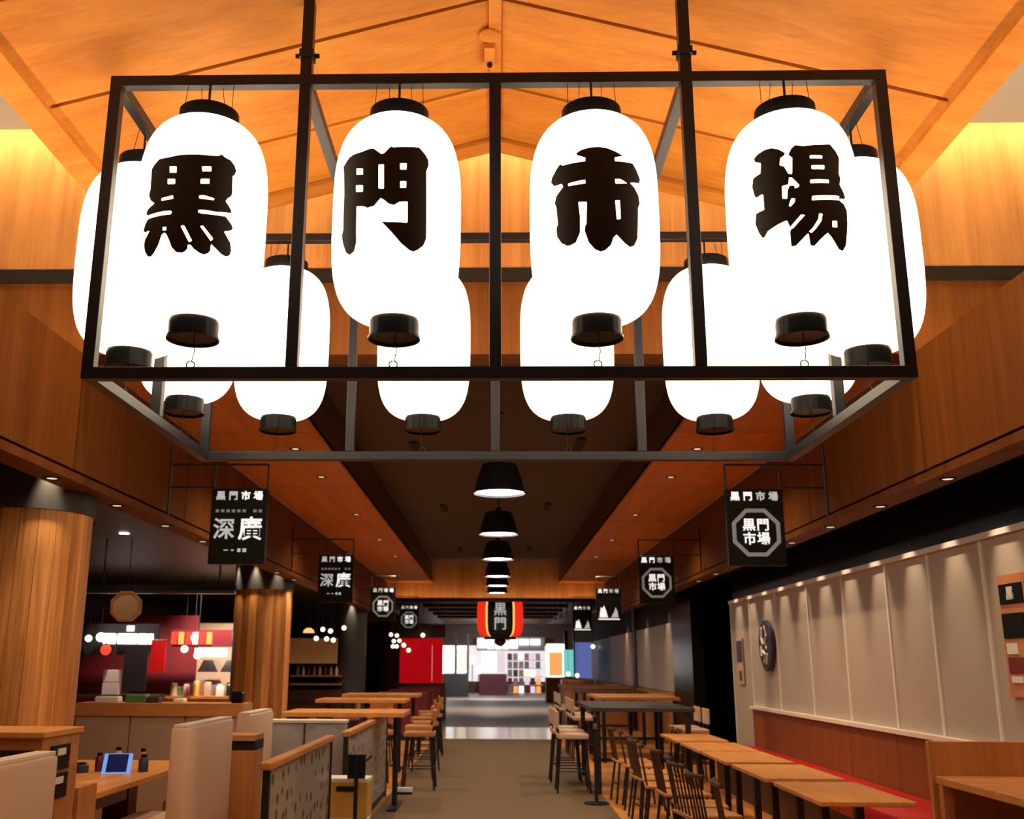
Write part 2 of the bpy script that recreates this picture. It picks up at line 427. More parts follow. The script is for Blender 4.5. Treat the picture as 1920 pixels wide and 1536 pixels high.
# ================================================================== LANTERN CAGE
CX, Y1, Y2, Z1, Z2, HB = 1.745, 4.15, 5.92, 2.70, 4.10, 0.026
YM = (Y1 + Y2) / 2
cage = thing('lantern_frame', 'large black steel box frame hung on two rods, holding the paper lanterns', 'frame', (0, 0, 0))
def bar(name, a, b_):
    x0, y0, z0 = (min(p, q) - HB for p, q in zip(a, b_)); x1, y1, z1 = (max(p, q) + HB for p, q in zip(a, b_))
    return B(x0, x1, y0, y1, z0, z1).obj(name, 'black_steel', cage, bevel=0.003)
for z in (Z1, Z2):
    for y in (Y1, Y2): bar('rail', (-CX, y, z), (CX, y, z))
    for x in (-CX, CX): bar('rail', (x, Y1 + 2 * HB, z), (x, Y2 - 2 * HB, z))
for x in (-0.87, 0.87): bar('rail', (x, Y1 + 2 * HB, Z2), (x, Y2 - 2 * HB, Z2))
for x in (-CX, -0.87, 0.0, 0.87, CX):
    for y in (Y1, Y2): bar('post', (x, y, Z1 + 2 * HB), (x, y, Z2 - 2 * HB))
for x in (-CX, CX): bar('post', (x, YM, Z1 + 2 * HB), (x, YM, Z2 - 2 * HB))
for x in (-0.87, 0.87):
    for y in (Y1, Y2):
        ztop = RZ - SL * abs(x) - 0.002
        B(x - HB, x + HB, y - HB, y + HB, Z2 + HB, ztop).obj('hanging_rod', 'black_steel', cage, bevel=0.003)
        cl = B(x - 0.033, x + 0.033, y - 0.033, y + 0.033, Z2 + 0.115, Z2 + 0.155).obj('clamp', 'black_steel', cage)
        for s in (-1, 1):
            MB().tube([(x + s * 0.033, y, Z2 + 0.135), (x + s * 0.055, y, Z2 + 0.135)], 0.011, 8).obj('bolt', 'black_steel', cl)

# outlines of the four ink characters: millimetres along the paper, millimetres above the frame rail
GLYPHS = {
 'kuro': ([[(-150,856),(-123,878),(-75,877),(-26,883),(44,887),(101,889),(133,894),(147,905),(162,895),(187,888),(206,869),(214,847),(209,827),(199,817),(202,736),(199,725),(180,705),(176,693),(189,679),(204,659),(203,647),(137,636),(83,636),(68,633),(68,621),(85,618),(138,621),(180,625),(195,611),(212,593),(216,579),(205,568),(178,557),(193,537),(210,515),(218,482),(213,460),(196,451),(175,457),(147,478),(129,491),(128,460),(118,448),(103,441),(84,447),(62,461),(48,477),(36,477),(36,460),(26,447),(14,442),(-9,444),(-30,466),(-43,498),(-55,523),(-65,532),(-77,525),(-91,483),(-112,452),(-131,438),(-149,442),(-167,467),(-174,496),(-169,519),(-152,539),(-142,554),(-171,552),(-183,564),(-173,589),(-160,606),(-151,609),(-88,611),(-44,611),(-38,619),(-43,628),(-79,629),(-122,627),(-163,626),(-172,641),(-162,656),(-139,666),(-125,673),(-149,691),(-165,720),(-158,746),(-161,811),(-162,840)]],
  [[(-66,834),(-34,830),(-32,800),(-63,803)],[(-70,776),(-36,772),(-34,748),(-68,751)],[(-92,690),(-39,697),(-36,681),(-91,677)],[(70,833),(107,839),(109,816),(72,810)],[(68,775),(103,780),(105,757),(69,752)],[(67,699),(85,702),(130,695),(127,686),(68,684)],[(-75,559),(-58,557),(-57,540),(-74,542)],[(2,559),(17,561),(53,495),(41,487)],[(79,562),(91,566),(137,515),(127,503)]]),
 'mon': ([[(-80,915),(-42,882),(-32,885),(-4,917),(8,913),(107,924),(118,924),(144,898),(158,876),(160,851),(149,818),(155,514),(144,483),(119,459),(99,449),(82,455),(48,480),(7,528),(-34,574),(-13,571),(73,571),(71,666),(37,662),(15,646),(-9,654),(-23,669),(-40,680),(-50,667),(-67,647),(-96,642),(-115,653),(-149,660),(-147,499),(-160,463),(-185,453),(-208,469),(-228,518),(-236,553),(-226,575),(-227,741),(-237,849),(-245,875),(-206,905),(-181,910),(-132,910),(-97,916)]],
  [[(-157,837),(-123,828),(-122,799),(-156,807)],[(-156,759),(-120,750),(-119,719),(-154,727)],[(-53,835),(-30,833),(-27,721),(-50,723)],[(36,838),(64,841),(64,811),(37,809)],[(38,756),(64,758),(64,727),(39,725)]]),
 'ichi': ([[(-98,887),(-74,900),(-40,907),(-3,909),(37,902),(72,889),(102,874),(64,862),(63,844),(107,847),(147,849),(167,821),(184,785),(178,767),(127,756),(150,739),(171,708),(176,673),(166,649),(160,514),(144,479),(123,468),(98,481),(77,500),(62,514),(49,501),(38,468),(14,445),(-5,439),(-28,449),(-53,480),(-68,531),(-65,556),(-60,559),(-56,659),(-91,663),(-85,591),(-87,527),(-106,487),(-131,478),(-145,479),(-171,497),(-191,531),(-192,571),(-184,583),(-190,661),(-198,682),(-189,712),(-155,746),(-162,761),(-199,761),(-216,784),(-211,804),(-189,834),(-168,855),(-157,844),(-120,844),(-85,844),(-58,844),(-58,861),(-91,877)]],
  [[(-133,755),(-60,760),(-59,742),(-133,742)],[(61,762),(85,765),(119,750),(63,740)],[(59,666),(80,668),(81,584),(64,580)]]),
 'ba': ([[(-228,895),(-210,909),(-180,919),(-149,919),(-120,905),(-95,882),(-99,872),(-116,862),(-120,830),(-103,821),(-89,786),(-65,775),(-74,632),(-92,560),(-110,579),(-149,566),(-188,549),(-202,528),(-213,527),(-227,554),(-240,598),(-233,642),(-195,648),(-195,717),(-204,720),(-224,712),(-234,723),(-243,767),(-236,805),(-213,813),(-201,815),(-196,863),(-223,877)],[(-83,872),(-69,900),(-52,914),(-23,906),(67,917),(98,923),(124,894),(137,867),(126,791),(133,771),(125,740),(140,715),(151,688),(140,678),(123,678),(117,666),(138,656),(153,631),(151,573),(137,475),(119,447),(99,451),(66,499),(50,517),(17,486),(-8,459),(-24,462),(-28,513),(-33,511),(-80,465),(-99,464),(-99,529),(-93,539),(-104,565),(-88,706),(-49,722),(-78,769),(-73,790),(-68,855)]],
  [[(-113,863),(-98,866),(-85,854),(-70,854),(-76,791),(-86,790),(-96,827),(-118,828)],[(-87,769),(-75,765),(-49,728),(-58,725),(-87,731),(-96,711),(-100,673),(-119,677),(-117,734),(-91,737)],[(-94,649),(-84,674),(-69,671),(-73,653),(-90,636),(-96,639)],[(1,862),(55,864),(53,849),(0,847)],[(4,816),(60,819),(58,800),(3,798)],[(-5,751),(74,755),(73,739),(-7,734)],[(-4,677),(117,688),(115,668),(-6,657)],[(-100,541),(-92,553),(-52,597),(-36,593),(-50,579),(-87,539)],[(-26,521),(-9,538),(14,574),(19,600),(34,599),(27,567),(1,531),(-17,514)],[(74,571),(97,574),(95,545),(72,542)]])}


def sdf_poly(px, pz, poly):
    p = np.array(poly, float); q = np.roll(p, -1, axis=0)
    d = np.full(px.shape, 1e9); inside = np.zeros(px.shape, bool)
    for (ax, az), (bx, bz) in zip(p, q):
        ex, ez = bx - ax, bz - az
        t = np.clip(((px - ax) * ex + (pz - az) * ez) / max(ex * ex + ez * ez, 1e-9), 0, 1)
        d = np.minimum(d, np.hypot(px - ax - t * ex, pz - az - t * ez))
        c = (az > pz) != (bz > pz)
        with np.errstate(divide='ignore', invalid='ignore'):
            xi = ax + (pz - az) * ex / (ez if ez else 1e-9)
        inside ^= c & (px < xi)
    return np.where(inside, -d, d)

def body_radius(z):
    zs = [p[1] for p in LPROF]; rs = [p[0] for p in LPROF]
    return float(np.interp(z, zs, rs))

# lantern profile: radius, height above the frame's lower rail
_ctl = [(0.112, 0.235), (0.165, 0.250), (0.212, 0.285), (0.246, 0.338), (0.268, 0.410), (0.279, 0.50), (0.283, 0.62), (0.283, 0.78),
        (0.281, 0.88), (0.272, 0.965), (0.252, 1.045), (0.220, 1.105), (0.178, 1.145), (0.132, 1.165)]
LPROF = []
for i in range(len(_ctl) - 1):
    p0 = _ctl[max(i - 1, 0)]; p1 = _ctl[i]; p2 = _ctl[i + 1]; p3 = _ctl[min(i + 2, len(_ctl) - 1)]
    for k in range(4):
        t_ = k / 4
        LPROF.append(tuple(0.5 * (2 * b1 + (c1 - a1) * t_ + (2 * a1 - 5 * b1 + 4 * c1 - d1) * t_ ** 2 + (3 * b1 - a1 - 3 * c1 + d1) * t_ ** 3)
                           for a1, b1, c1, d1 in zip(p0, p1, p2, p3)))
LPROF.append(_ctl[-1])

def glyph_object(key, parent):
    """brushed ink character lying on the lantern's curved paper"""
    outs, holes = GLYPHS[key]
    xs = [a for p in outs for a, _ in p]; zs = [b for p in outs for _, b in p]
    st = 4.0
    gx = np.arange(min(xs) - 6, max(xs) + 7, st); gz = np.arange(min(zs) - 6, max(zs) + 7, st)
    X, Z = np.meshgrid(gx, gz)
    D = np.minimum.reduce([sdf_poly(X, Z, p) for p in outs])
    for h in holes: D = np.maximum(D, -sdf_poly(X, Z, h))
    V = {}; vl = []; fl_ = []
    def vid(k, x, z):
        if k not in V:
            V[k] = len(vl); th = x / 278.0; zz = z / 1000.0; r = body_radius(zz) + 0.0012
            vl.append((r * math.sin(th), -r * math.cos(th), zz))
        return V[k]
    ny, nx = D.shape
    for j in range(ny - 1):
        for i in range(nx - 1):
            c = [(j, i), (j, i + 1), (j + 1, i + 1), (j + 1, i)]
            d = [D[a] for a in c]
            if all(v > 0 for v in d): continue
            poly = []
            for k in range(4):
                a, b2 = c[k], c[(k + 1) % 4]; da, db = d[k], d[(k + 1) % 4]
                if da <= 0: poly.append(vid(('v',) + a, gx[a[1]], gz[a[0]]))
                if (da <= 0) != (db <= 0):
                    f = da / (da - db)
                    poly.append(vid(('e',) + tuple(sorted((a, b2))), gx[a[1]] + f * (gx[b2[1]] - gx[a[1]]), gz[a[0]] + f * (gz[b2[0]] - gz[a[0]])))
            if len(poly) >= 3: fl_.append(tuple(poly))
    me = bpy.data.meshes.new('character'); me.from_pydata(vl, [], fl_); me.materials.append(MATS['ink'])
    o = bpy.data.objects.new('character', me); COL.objects.link(o); o.parent = parent
    return o

LM = {}
LM['paper'] = MB().lathe(LPROF, 48, cap0=False, cap1=False).mesh('paper_shade', 'lantern_paper', True)
LM['bot'] = MB().lathe([(0.107, 0.250), (0.107, 0.166), (0.113, 0.163), (0.113, 0.152), (0.104, 0.152), (0.100, 0.160), (0.02, 0.162)], 40, cap0=True).mesh('bottom_cap', 'black_gloss', True)
LM['top'] = MB().lathe([(0.128, 1.150), (0.134, 1.158), (0.134, 1.235), (0.126, 1.240), (0.120, 1.225)], 40).mesh('top_cap', 'black_gloss', True)
hang = MB().tube([(0, -0.02, 1.235), (0, -0.02, 1.374)], 0.006, 6)
for sx in (-1, 1):
    hang.tube([(sx * 0.11, -0.03, 1.235), (sx * 0.105, -0.01, 1.374)], 0.0016, 5)
    hang.tube([(sx * 0.055, 0.09, 1.235), (sx * 0.05, 0.012, 1.374)], 0.0016, 5)
LM['wire'] = hang.mesh('hanging_wire', 'black_steel')
tie = MB().tube([(0.004, 0, 0.166), (0.012, 0, 0.10), (0.004, -0.005, 0.055)], 0.0022, 5)
tie.tube([(0.018 * math.cos(a), -0.005, 0.04 + 0.016 * math.sin(a)) for a in [2 * PI * k / 10 for k in range(11)]], 0.003, 5)
LM['tie'] = tie.mesh('tie_wire', 'black_steel')
LM['rod'] = B(-0.006, 0.006, -0.145, -0.133, 1.15, 1.238).mesh('cap_strip', 'steel')
def lantern(x, y, label, group, rz=0.0, glyph=None):
    t = thing('paper_lantern', label, 'lantern', (x, y, Z1), rz, group)
    shared('paper_shade', LM['paper'], t); shared('top_cap', LM['top'], t); shared('bottom_cap', LM['bot'], t)
    shared('hanging_wire', LM['wire'], t); shared('tie_wire', LM['tie'], t); 
    if glyph: glyph_object(glyph, t)
    return t
fr = 'lettered paper lanterns along the front rail'
lantern(-1.3075, Y1, 'paper lantern with 黒 in ink, at the stall side end of the front rail', fr, 0, 'kuro')
lantern(-0.436, Y1, 'paper lantern with 門 in ink, second on the front rail from the stall side', fr, 0, 'mon')
lantern(0.436, Y1, 'paper lantern with 市 in ink, second on the front rail from the bench wall side', fr, 0, 'ichi')
lantern(1.3075, Y1, 'paper lantern with 場 in ink, at the bench wall end of the front rail', fr, 0, 'ba')
for x, ch_ in ((-1.3075, 'the one lettered 黒, at the stall side end'), (-0.436, 'the one lettered 門, inner on the stall side'), (0.436, 'the one lettered 市, inner on the bench side'), (1.3075, 'the one lettered 場, at the bench wall end')):
    lantern(x, Y2, 'plain paper lantern on the rear rail behind ' + ch_, 'plain lanterns on the rear rail', PI)
for x, w_ in ((-CX, 'stall side'), (CX, 'bench side')):
    for y, v_ in (((Y1 + YM) / 2, 'next to the front rail'), ((YM + Y2) / 2, 'next to the rear rail')):
        lantern(x, y, 'plain paper lantern on the short rail at the ' + w_ + ', ' + v_, 'plain lanterns on the end rails', PI / 2 if x > 0 else -PI / 2)

# ================================================================== PENDANTS, DOWNLIGHTS, SPOTS
pm = {'shade': MB().lathe([(0.257, 0.0), (0.250, 0.04), (0.235, 0.11), (0.212, 0.19), (0.185, 0.27), (0.170, 0.295), (0.04, 0.305), (0.035, 0.36), (0.012, 0.37)], 40, cap0=False).mesh('lamp_shade', 'black_steel', True),
      'disc': MB().lathe([(0.236, 0.022), (0.236, 0.027)], 40).mesh('diffuser', 'lamp_white'),
      'cord': MB().tube([(0, 0, 0.36), (0, 0, 0.84)], 0.008, 6).mesh('cord', 'black_steel'),
      'rose': MB().lathe([(0.05, 0.815), (0.05, 0.84)], 16).mesh('ceiling_rose', 'black_steel')}
for k, y in enumerate((10.08, 13.4, 16.7, 20.05, 22.5, 24.8)):
    t = thing('pendant_lamp', ('first', 'second', 'third', 'fourth', 'fifth', 'sixth')[k] + ' black bell pendant lamp beyond the lantern frame, hanging from the ceiling tray', 'lamp', (0.04, y, 3.16), 0, 'pendant lamps in a row down the hall')
    shared('lamp_shade', pm['shade'], t); shared('diffuser', pm['disc'], t); shared('cord', pm['cord'], t); shared('ceiling_rose', pm['rose'], t)

dl_ring = MB().lathe([(0.055, 0), (0.055, -0.006), (0.042, -0.006), (0.040, 0)], 20).mesh('trim_ring', 'beam_brown')
dl_disc = MB().lathe([(0.032, -0.002), (0.032, -0.004)], 16).mesh('lens', 'lens_dim')
for s in (-1, 1):
    for k, y in enumerate((9.5, 11.0, 13.9, 16.8, 19.5)):
        x = s * 1.92
        t = thing('downlight', 'small round downlight set in the wooden soffit panels', 'downlight', (x, y, 3.5), 0, 'downlights in the soffits')
        shared('trim_ring', dl_ring, t); shared('lens', dl_disc, t)
        spot('downlight_lamp', (x, y, 3.48), (x, y, 0), 130, (1, 0.72, 0.44), 140, 1.0, 0.04)
# wall washers over the bench wall
ww = MB().lathe([(0.035, 0), (0.035, -0.07), (0.028, -0.07), (0.026, -0.02)], 14).mesh('barrel', 'black_steel')
wl_ = MB().lathe([(0.024, -0.055), (0.024, -0.058)], 12).mesh('lens', 'downlight_glow')
for k in range(15):
    y = 14.5 - k * 0.765
    t = thing('wall_washer', 'small black spotlight under the black soffit, washing the grey wall', 'spotlight', (3.08, y, 2.95), 0, 'wall washer spotlights')
    shared('barrel', ww, t); shared('lens', wl_, t)
    spot('wall_washer_lamp', (3.08, y, 2.88), (3.42, y, 1.85), 46, (1, 0.77, 0.52), 40, 0.9, 0.015)
for y in (20.5, 23.5, 27): spot('wall_washer_lamp', (3.15, y, 2.9), (3.42, y, 1.2), 40, (1, 0.82, 0.6), 60, 0.9, 0.03)
# downlights along the underside of the bulkheads
for s in (-1, 1):
    for k in range(11):
        y = 2.9 + k * 1.15; x = s * 2.84
        t = thing('downlight', 'tiny downlight under the bulkhead rail over the ' + ('booths' if s < 0 else 'bench wall tables'), 'downlight', (x, y, 2.645), 0, 'downlights under the bulkhead rails')
        shared('trim_ring', dl_ring, t); shared('lens', dl_disc, t)
        spot('bulkhead_lamp', (x, y, 2.63), (x - s * 0.35, y, 0), 26 if s < 0 else 17, (1, 0.78, 0.52), 95, 0.9, 0.03)
# light trough under the far band
t = thing('light_trough', 'slim dark light trough along the foot of the far wooden band', 'light trough', (0, 25.82, 3.03))
B(-2.7, 2.7, -0.06, 0.14, 0, 0.03).obj('trough', 'beam_brown', t)
B(-2.7, 2.7, -0.06, -0.045, 0.03, 0.07).obj('lip', 'beam_brown', t)
B(-2.65, 2.65, -0.03, 0.0, 0.03, 0.045).obj('led_strip', 'trough_led', t)

# ================================================================== COLUMNS
def column(x, y, r, label, wood_clad, zb=2.50, planks=22):
    t = thing('column', label, 'column', (x, y, 0), 0, None)
    if wood_clad:
        MB().lathe([(r - 0.03, 0), (r - 0.03, zb)], 40).obj('core', 'seam', t, True)
        a0 = 2 * PI / planks
        m = MB(); n = 3
        for k in range(n + 1):
            a = (-0.5 + k / n) * a0 * 0.975
            for rr_, z in ((r - 0.032, 0.0), (r, 0.0), (r, zb), (r - 0.032, zb)):
                m.v.append((rr_ * math.cos(a), rr_ * math.sin(a), z))
        for k in range(n):
            for q in range(4):
                m.f.append((k * 4 + q, k * 4 + (q + 1) % 4, k * 4 + 4 + (q + 1) % 4, k * 4 + 4 + q))
        m.f.append((0, 1, 2, 3)); m.f.append(tuple(n * 4 + q for q in (3, 2, 1, 0)))
        me = m.mesh('plank', 'column_wood')
        for k in range(planks): shared('plank', me, t, rz=k * a0)
        MB().lathe([(r + 0.012, zb), (r + 0.012, 2.949)], 48).obj('sleeve', 'charcoal', t, True)
        MB().lathe([(r + 0.02, 0), (r + 0.02, 0.08)], 48).obj('base_ring', 'black_steel', t, True)
    else:
        MB().lathe([(r, 0), (r, 2.949)], 48).obj('shaft', 'column_grey', t, True)
        MB().lathe([(r + 0.02, 0), (r + 0.02, 0.08)], 48).obj('base_ring', 'black_steel', t, True)
    return t
column(-3.28, 7.05, 0.42, 'thick round column clad in wooden planks behind the socket cabinet', True)
column(-3.30, 14.6, 0.40, 'round plank clad column beyond the beige partition wall', True)
column(-3.25, 23.2, 0.36, 'round dark grey column lit by a spotlight, past the plank columns', False)
column(-3.25, 32.0, 0.36, 'dark round column furthest down the hall', False)
sp_b = MB().lathe([(0.04, 0), (0.04, -0.05), (0.03, -0.05), (0.028, -0.01)], 14).mesh('barrel', 'black_steel')
sp_l = MB().lathe([(0.027, -0.035), (0.027, -0.038)], 12).mesh('lens', 'downlight_glow')
def col_spot(cx, cy, r, ang, watts, what):
    x = cx + (r + 0.06) * math.cos(ang); y = cy + (r + 0.06) * math.sin(ang)
    t = thing('column_spotlight', 'small spotlight in the dark ceiling beside the ' + what, 'spotlight', (x, y, 2.95), 0, 'spotlights round the ' + what)
    shared('barrel', sp_b, t); shared('lens', sp_l, t)
    spot('column_spot_lamp', (x, y, 2.885), (cx + (r - 0.02) * math.cos(ang), cy + (r - 0.02) * math.sin(ang), 1.9), watts, (1, 0.74, 0.44), 46, 0.9, 0.02)
for a in (-125, -52): col_spot(-3.28, 7.05, 0.42, R(a), 90, 'near plank column')
for a in (-140, -95, -50): col_spot(-3.30, 14.6, 0.40, R(a), 80, 'second plank column')
for a in (-80,): col_spot(-3.25, 23.2, 0.36, R(a), 80, 'dark grey column')

# ================================================================== HANGING SIGNS
def octagon(r0, r1, y0, y1, cz):
    m = MB(); n = 8
    for (r, y) in ((r0, y0), (r1, y0), (r1, y1), (r0, y1)):
        for i in range(n):
            a = PI / 8 + i * PI / 4
            m.v.append((r * math.cos(a), y, cz + r * math.sin(a)))
    for q in range(4):
        for i in range(n):
            j = (i + 1) % n; q2 = (q + 1) % 4
            m.f.append((q * n + i, q * n + j, q2 * n + j, q2 * n + i))
    return m
def hanging_sign(side, y, kind, label):
    cx = side * 2.14
    t = thing('hanging_sign', label, 'sign', (cx, y, 2.29), 0, 'black signs hung along the bulkheads')
    W = 0.235
    B(-W, W, -0.03, 0.03, 0, 0.63).obj('panel', 'plate_black', t, bevel=0.004)
    rods = MB()
    ex = side * (2.75) - cx
    for xx in (-W + 0.01, W - 0.01): rods.tube([(xx, 0, 0.62), (xx, 0, 0.84)], 0.009, 6)
    far = -side * (W - 0.01)
    rods.tube([(far, 0, 0.84), (ex, 0, 0.84)], 0.010, 6)
    rods.tube([(side * (W - 0.01), 0, 0.645), (ex, 0, 0.645)], 0.008, 6)
    rods.tube([(ex - side * 0.008, 0, 0.40), (ex - side * 0.008, 0, 1.0)], 0.010, 6)
    rods.obj('bracket', 'black_steel', t)
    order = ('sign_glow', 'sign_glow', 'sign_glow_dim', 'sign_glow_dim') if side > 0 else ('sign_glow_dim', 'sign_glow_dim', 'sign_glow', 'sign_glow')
    for i, ch in enumerate('黒門市場'):
        lettering('lettering', ch, 0.078, order[i], t, (-0.158 + 0.105 * i, -0.034, 0.565), 0.0025)
    if kind == 'octagon':
        octagon(0.178, 0.212, -0.040, -0.030, 0.27).obj('octagon_ring', 'ring_glow', t)
        for i, ch in enumerate('黒門市場'):
            lettering('lettering', ch, 0.108, 'sign_glow', t, (-0.057 + 0.114 * (i % 2), -0.034, 0.327 - 0.114 * (i // 2)), 0.0022)
    elif kind == 'shop':
        lettering('lettering', '深', 0.185, 'sign_glow_dim', t, (-0.115, -0.034, 0.28), 0.003)
        lettering('lettering', '廣', 0.205, 'sign_glow', t, (0.105, -0.034, 0.28), 0.003)
        for i in range(9):
            if i == 6: continue
            x = -0.18 + i * 0.045
            B(x - 0.014, x + 0.014, -0.034, -0.030, 0.43, 0.455).obj('fine_print', 'ring_glow', t)
        for x, w_, h in ((-0.09, 0.035, 0.008), (-0.035, 0.02, 0.012), (0.02, 0.026, 0.03), (0.065, 0.03, 0.03)):
            B(x - w_ / 2, x + w_ / 2, -0.034, -0.030, 0.115 - h / 2, 0.115 + h / 2).obj('fine_print', 'sign_glow_dim', t)
    else:
        MB().prism_y([(-0.18, 0.08), (-0.02, 0.08), (-0.05, 0.2), (-0.09, 0.30), (-0.12, 0.24), (-0.15, 0.27)], -0.036, -0.030).obj('emblem', 'sign_glow', t)
        MB().prism_y([(0.04, 0.08), (0.18, 0.08), (0.16, 0.2), (0.13, 0.27), (0.10, 0.18)], -0.036, -0.030).obj('emblem', 'sign_glow_dim', t)
        B(-0.2, 0.2, -0.036, -0.030, 0.035, 0.06).obj('emblem_line', 'sign_glow', t)
    return t
hanging_sign(-1, 8.4, 'shop', 'hanging black sign reading 深廣, first one along the bulkhead above the stalls')
hanging_sign(-1, 13.7, 'shop', 'hanging black sign reading 深廣, above the second plank column')
hanging_sign(-1, 19.6, 'octagon', 'hanging black sign with a pale octagon, before the dark grey column')
hanging_sign(-1, 25.6, 'octagon', 'hanging black sign with a pale octagon, beside the far lit wooden band')
hanging_sign(1, 8.4, 'octagon', 'hanging black sign with an octagon around 黒門市場, first one over the bench wall')
hanging_sign(1, 13.7, 'octagon', 'hanging black sign with an octagon around 黒門市場, before the black recess')
hanging_sign(1, 19.6, 'hills', 'hanging black sign with two white peaks, beyond the black recess')
hanging_sign(1, 25.6, 'hills', 'hanging black sign with two white peaks, beside the far lit wooden band')

# ================================================================== RIGHT SIDE FURNITURE
# red bench
bn = thing('bench', 'long red upholstered bench along the panelled wall', 'bench', (3.07, 0, 0))
for a in np.arange(6.3, 13.8, 1.2):
    b_ = min(a + 1.2, 13.85)
    B(-0.33, 0.28, a + 0.006, b_ - 0.006, 0.36, 0.50).obj('seat_cushion', 'red_vinyl', bn, bevel=0.02, smooth=True)
B(-0.22, 0.28, 6.3, 13.85, 0.0, 0.358).obj('base', 'dark_wood', bn)
# tables
def table():
    t = thing('dining_table', '', 'table', (0, 0, 0), 0, 'wooden tables along the red bench')
    B(-0.285, 0.285, -0.53, 0.53, 0.69, 0.72).obj('table_top', 'table_wood', t, bevel=0.006)
    for yy in (-0.34, 0.34):
        B(-0.025, 0.025, yy - 0.025, yy + 0.025, 0.02, 0.69).obj('leg', 'black_steel', t)
        B(-0.20, 0.20, yy - 0.04, yy + 0.04, 0.0, 0.02).obj('foot', 'black_steel', t)
    B(-0.02, 0.02, -0.34, 0.34, 0.655, 0.69).obj('apron', 'black_steel', t)
    return t
tb = table()
tlab = ('light wooden dining table nearest the oak service counter', 'light wooden dining table second from the oak service counter',
        'light wooden dining table in the middle of the row by the red bench', 'light wooden dining table second from the black recess',
        'light wooden dining table nearest the black recess')
for i, y in enumerate((6.98, 8.25, 9.5, 10.65, 11.98)):
    o = tb if i == 0 else copy_tree(tb)
    o.location = (2.21, y, 0); o['label'] = tlab[i]
# spindle chairs
def chair():
    t = thing('dining_chair', '', 'chair', (0, 0, 0), 0, 'spindle chairs at the wooden tables')
    B(-0.20, 0.20, -0.20, 0.20, 0.43, 0.455).obj('seat', 'oak', t, bevel=0.008)
    for sx in (-1, 1):
        for sy_ in (-1, 1):
            MB().tube([(sx * 0.16, sy_ * 0.16, 0.43), (sx * 0.215, sy_ * 0.205, 0.0)], 0.0125, 8).obj('leg', 'black_steel', t)
        MB().tube([(sx * 0.19, -0.185, 0.20), (sx * 0.19, 0.185, 0.20)], 0.008, 6).obj('stretcher', 'black_steel', t)
    for k in range(5):
        yy = -0.17 + 0.085 * k
        MB().tube([(-0.18, yy * 0.92, 0.45), (-0.235, yy, 0.78)], 0.008, 6).obj('spindle', 'dark_wood', t)
    pts = [(-0.215 - 0.035 * math.cos(k / 8 * PI - PI / 2), -0.20 + 0.4 * k / 8, 0.79) for k in range(9)]
    MB().tube(pts, 0.016, 8).obj('top_rail', 'dark_wood', t, True)
    return t
ch = chair(); first = True
cl2 = ('nearest the oak service counter', 'second from the oak service counter', 'in the middle of the row', 'second from the black recess', 'nearest the black recess')
for i, y in enumerate((6.98, 8.25, 9.5, 10.65, 11.98)):
    for j, dy in enumerate((-0.27, 0.27)):
        o = ch if first else copy_tree(ch); first = False
        o.location = (1.60 - 0.05 * ((i + j) % 2), y + dy, 0); o.rotation_euler = (0, 0, R((-6, 5, 8, -4, 3)[(i * 2 + j) % 5]))
        o['label'] = 'dark spindle chair at the table ' + cl2[i] + (', on its counter side', ', on its recess side')[j]
# service counter
sc_ = thing('service_counter', 'oak service counter with raised back board against the grey wall', 'counter', (2.84, 5.1, 0))
B(-0.56, 0.54, -0.55, 0.52, 0.91, 0.95).obj('counter_top', 'oak', sc_, bevel=0.006)
B(-0.58, 0.54, 0.52, 0.56, 0.0, 1.12).obj('back_board', 'oak_upright', sc_, bevel=0.004)
for xx in (-0.54, 0.50):
    for yy in (-0.52, 0.46): B(xx - 0.02, xx + 0.03, yy - 0.02, yy + 0.03, 0, 0.91).obj('leg', 'oak_upright', sc_)
B(-0.5, 0.5, -0.48, 0.48, 0.42, 0.45).obj('shelf', 'dark_wood', sc_)
for k, (xx, yy, r, h, m) in enumerate(((-0.2, 0.3, 0.07, 0.2, 'steel'), (0.05, 0.2, 0.06, 0.24, 'white_plastic'), (0.28, 0.25, 0.07, 0.18, 'charcoal'))):
    tag(MB().lathe([(r, 0), (r, h * 0.8), (r * 0.6, h), (0.01, h)], 16).obj('canister', m, None, True, loc=(2.84 + xx, 5.1 + yy, 0.45)), ('steel', 'white', 'dark')[k] + ' canister on the lower shelf of the oak service counter', 'canister')
bt = thing('sauce_bottle', 'dark blue bottle standing on the oak service counter', 'bottle', (2.62, 4.95, 0.95))
MB().lathe([(0.035, 0), (0.035, 0.13), (0.014, 0.17), (0.014, 0.19)], 16).obj('body', 'navy', bt, True)
MB().lathe([(0.017, 0.19), (0.017, 0.215)], 12).obj('cap', 'black_gloss', bt)
# round emblem on the grey wall
em = thing('wall_emblem', 'round dark navy emblem with pale brush marks on the grey wall', 'emblem', (3.385, 13.0, 1.74), -PI / 2)
m = MB(); n = 40
for r, y in ((0.31, 0.0), (0.31, -0.035), (0.29, -0.045)):
    for i in range(n): m.v.append((r * math.cos(2 * PI * i / n), y, r * math.sin(2 * PI * i / n)))
for q in range(2):
    for i in range(n): m.f.append((q * n + i, q * n + (i + 1) % n, (q + 1) * n + (i + 1) % n, (q + 1) * n + i))
m.f.append(tuple(2 * n + i for i in range(n))); m.f.append(tuple(reversed(range(n)))); m.obj('disc', 'navy', em)
st_ = MB()
for pts in ([(-0.08, 0.22), (-0.12, 0.10), (-0.06, 0.02)], [(0.04, 0.24), (0.10, 0.12), (0.02, 0.05), (0.09, -0.04)], [(-0.10, -0.06), (0.02, -0.10), (-0.06, -0.2)], [(0.12, -0.10), (0.06, -0.22)], [(-0.16, 0.0), (-0.15, -0.12)]):
    st_.tube([(a, -0.047, b) for a, b in pts], 0.018, 6)
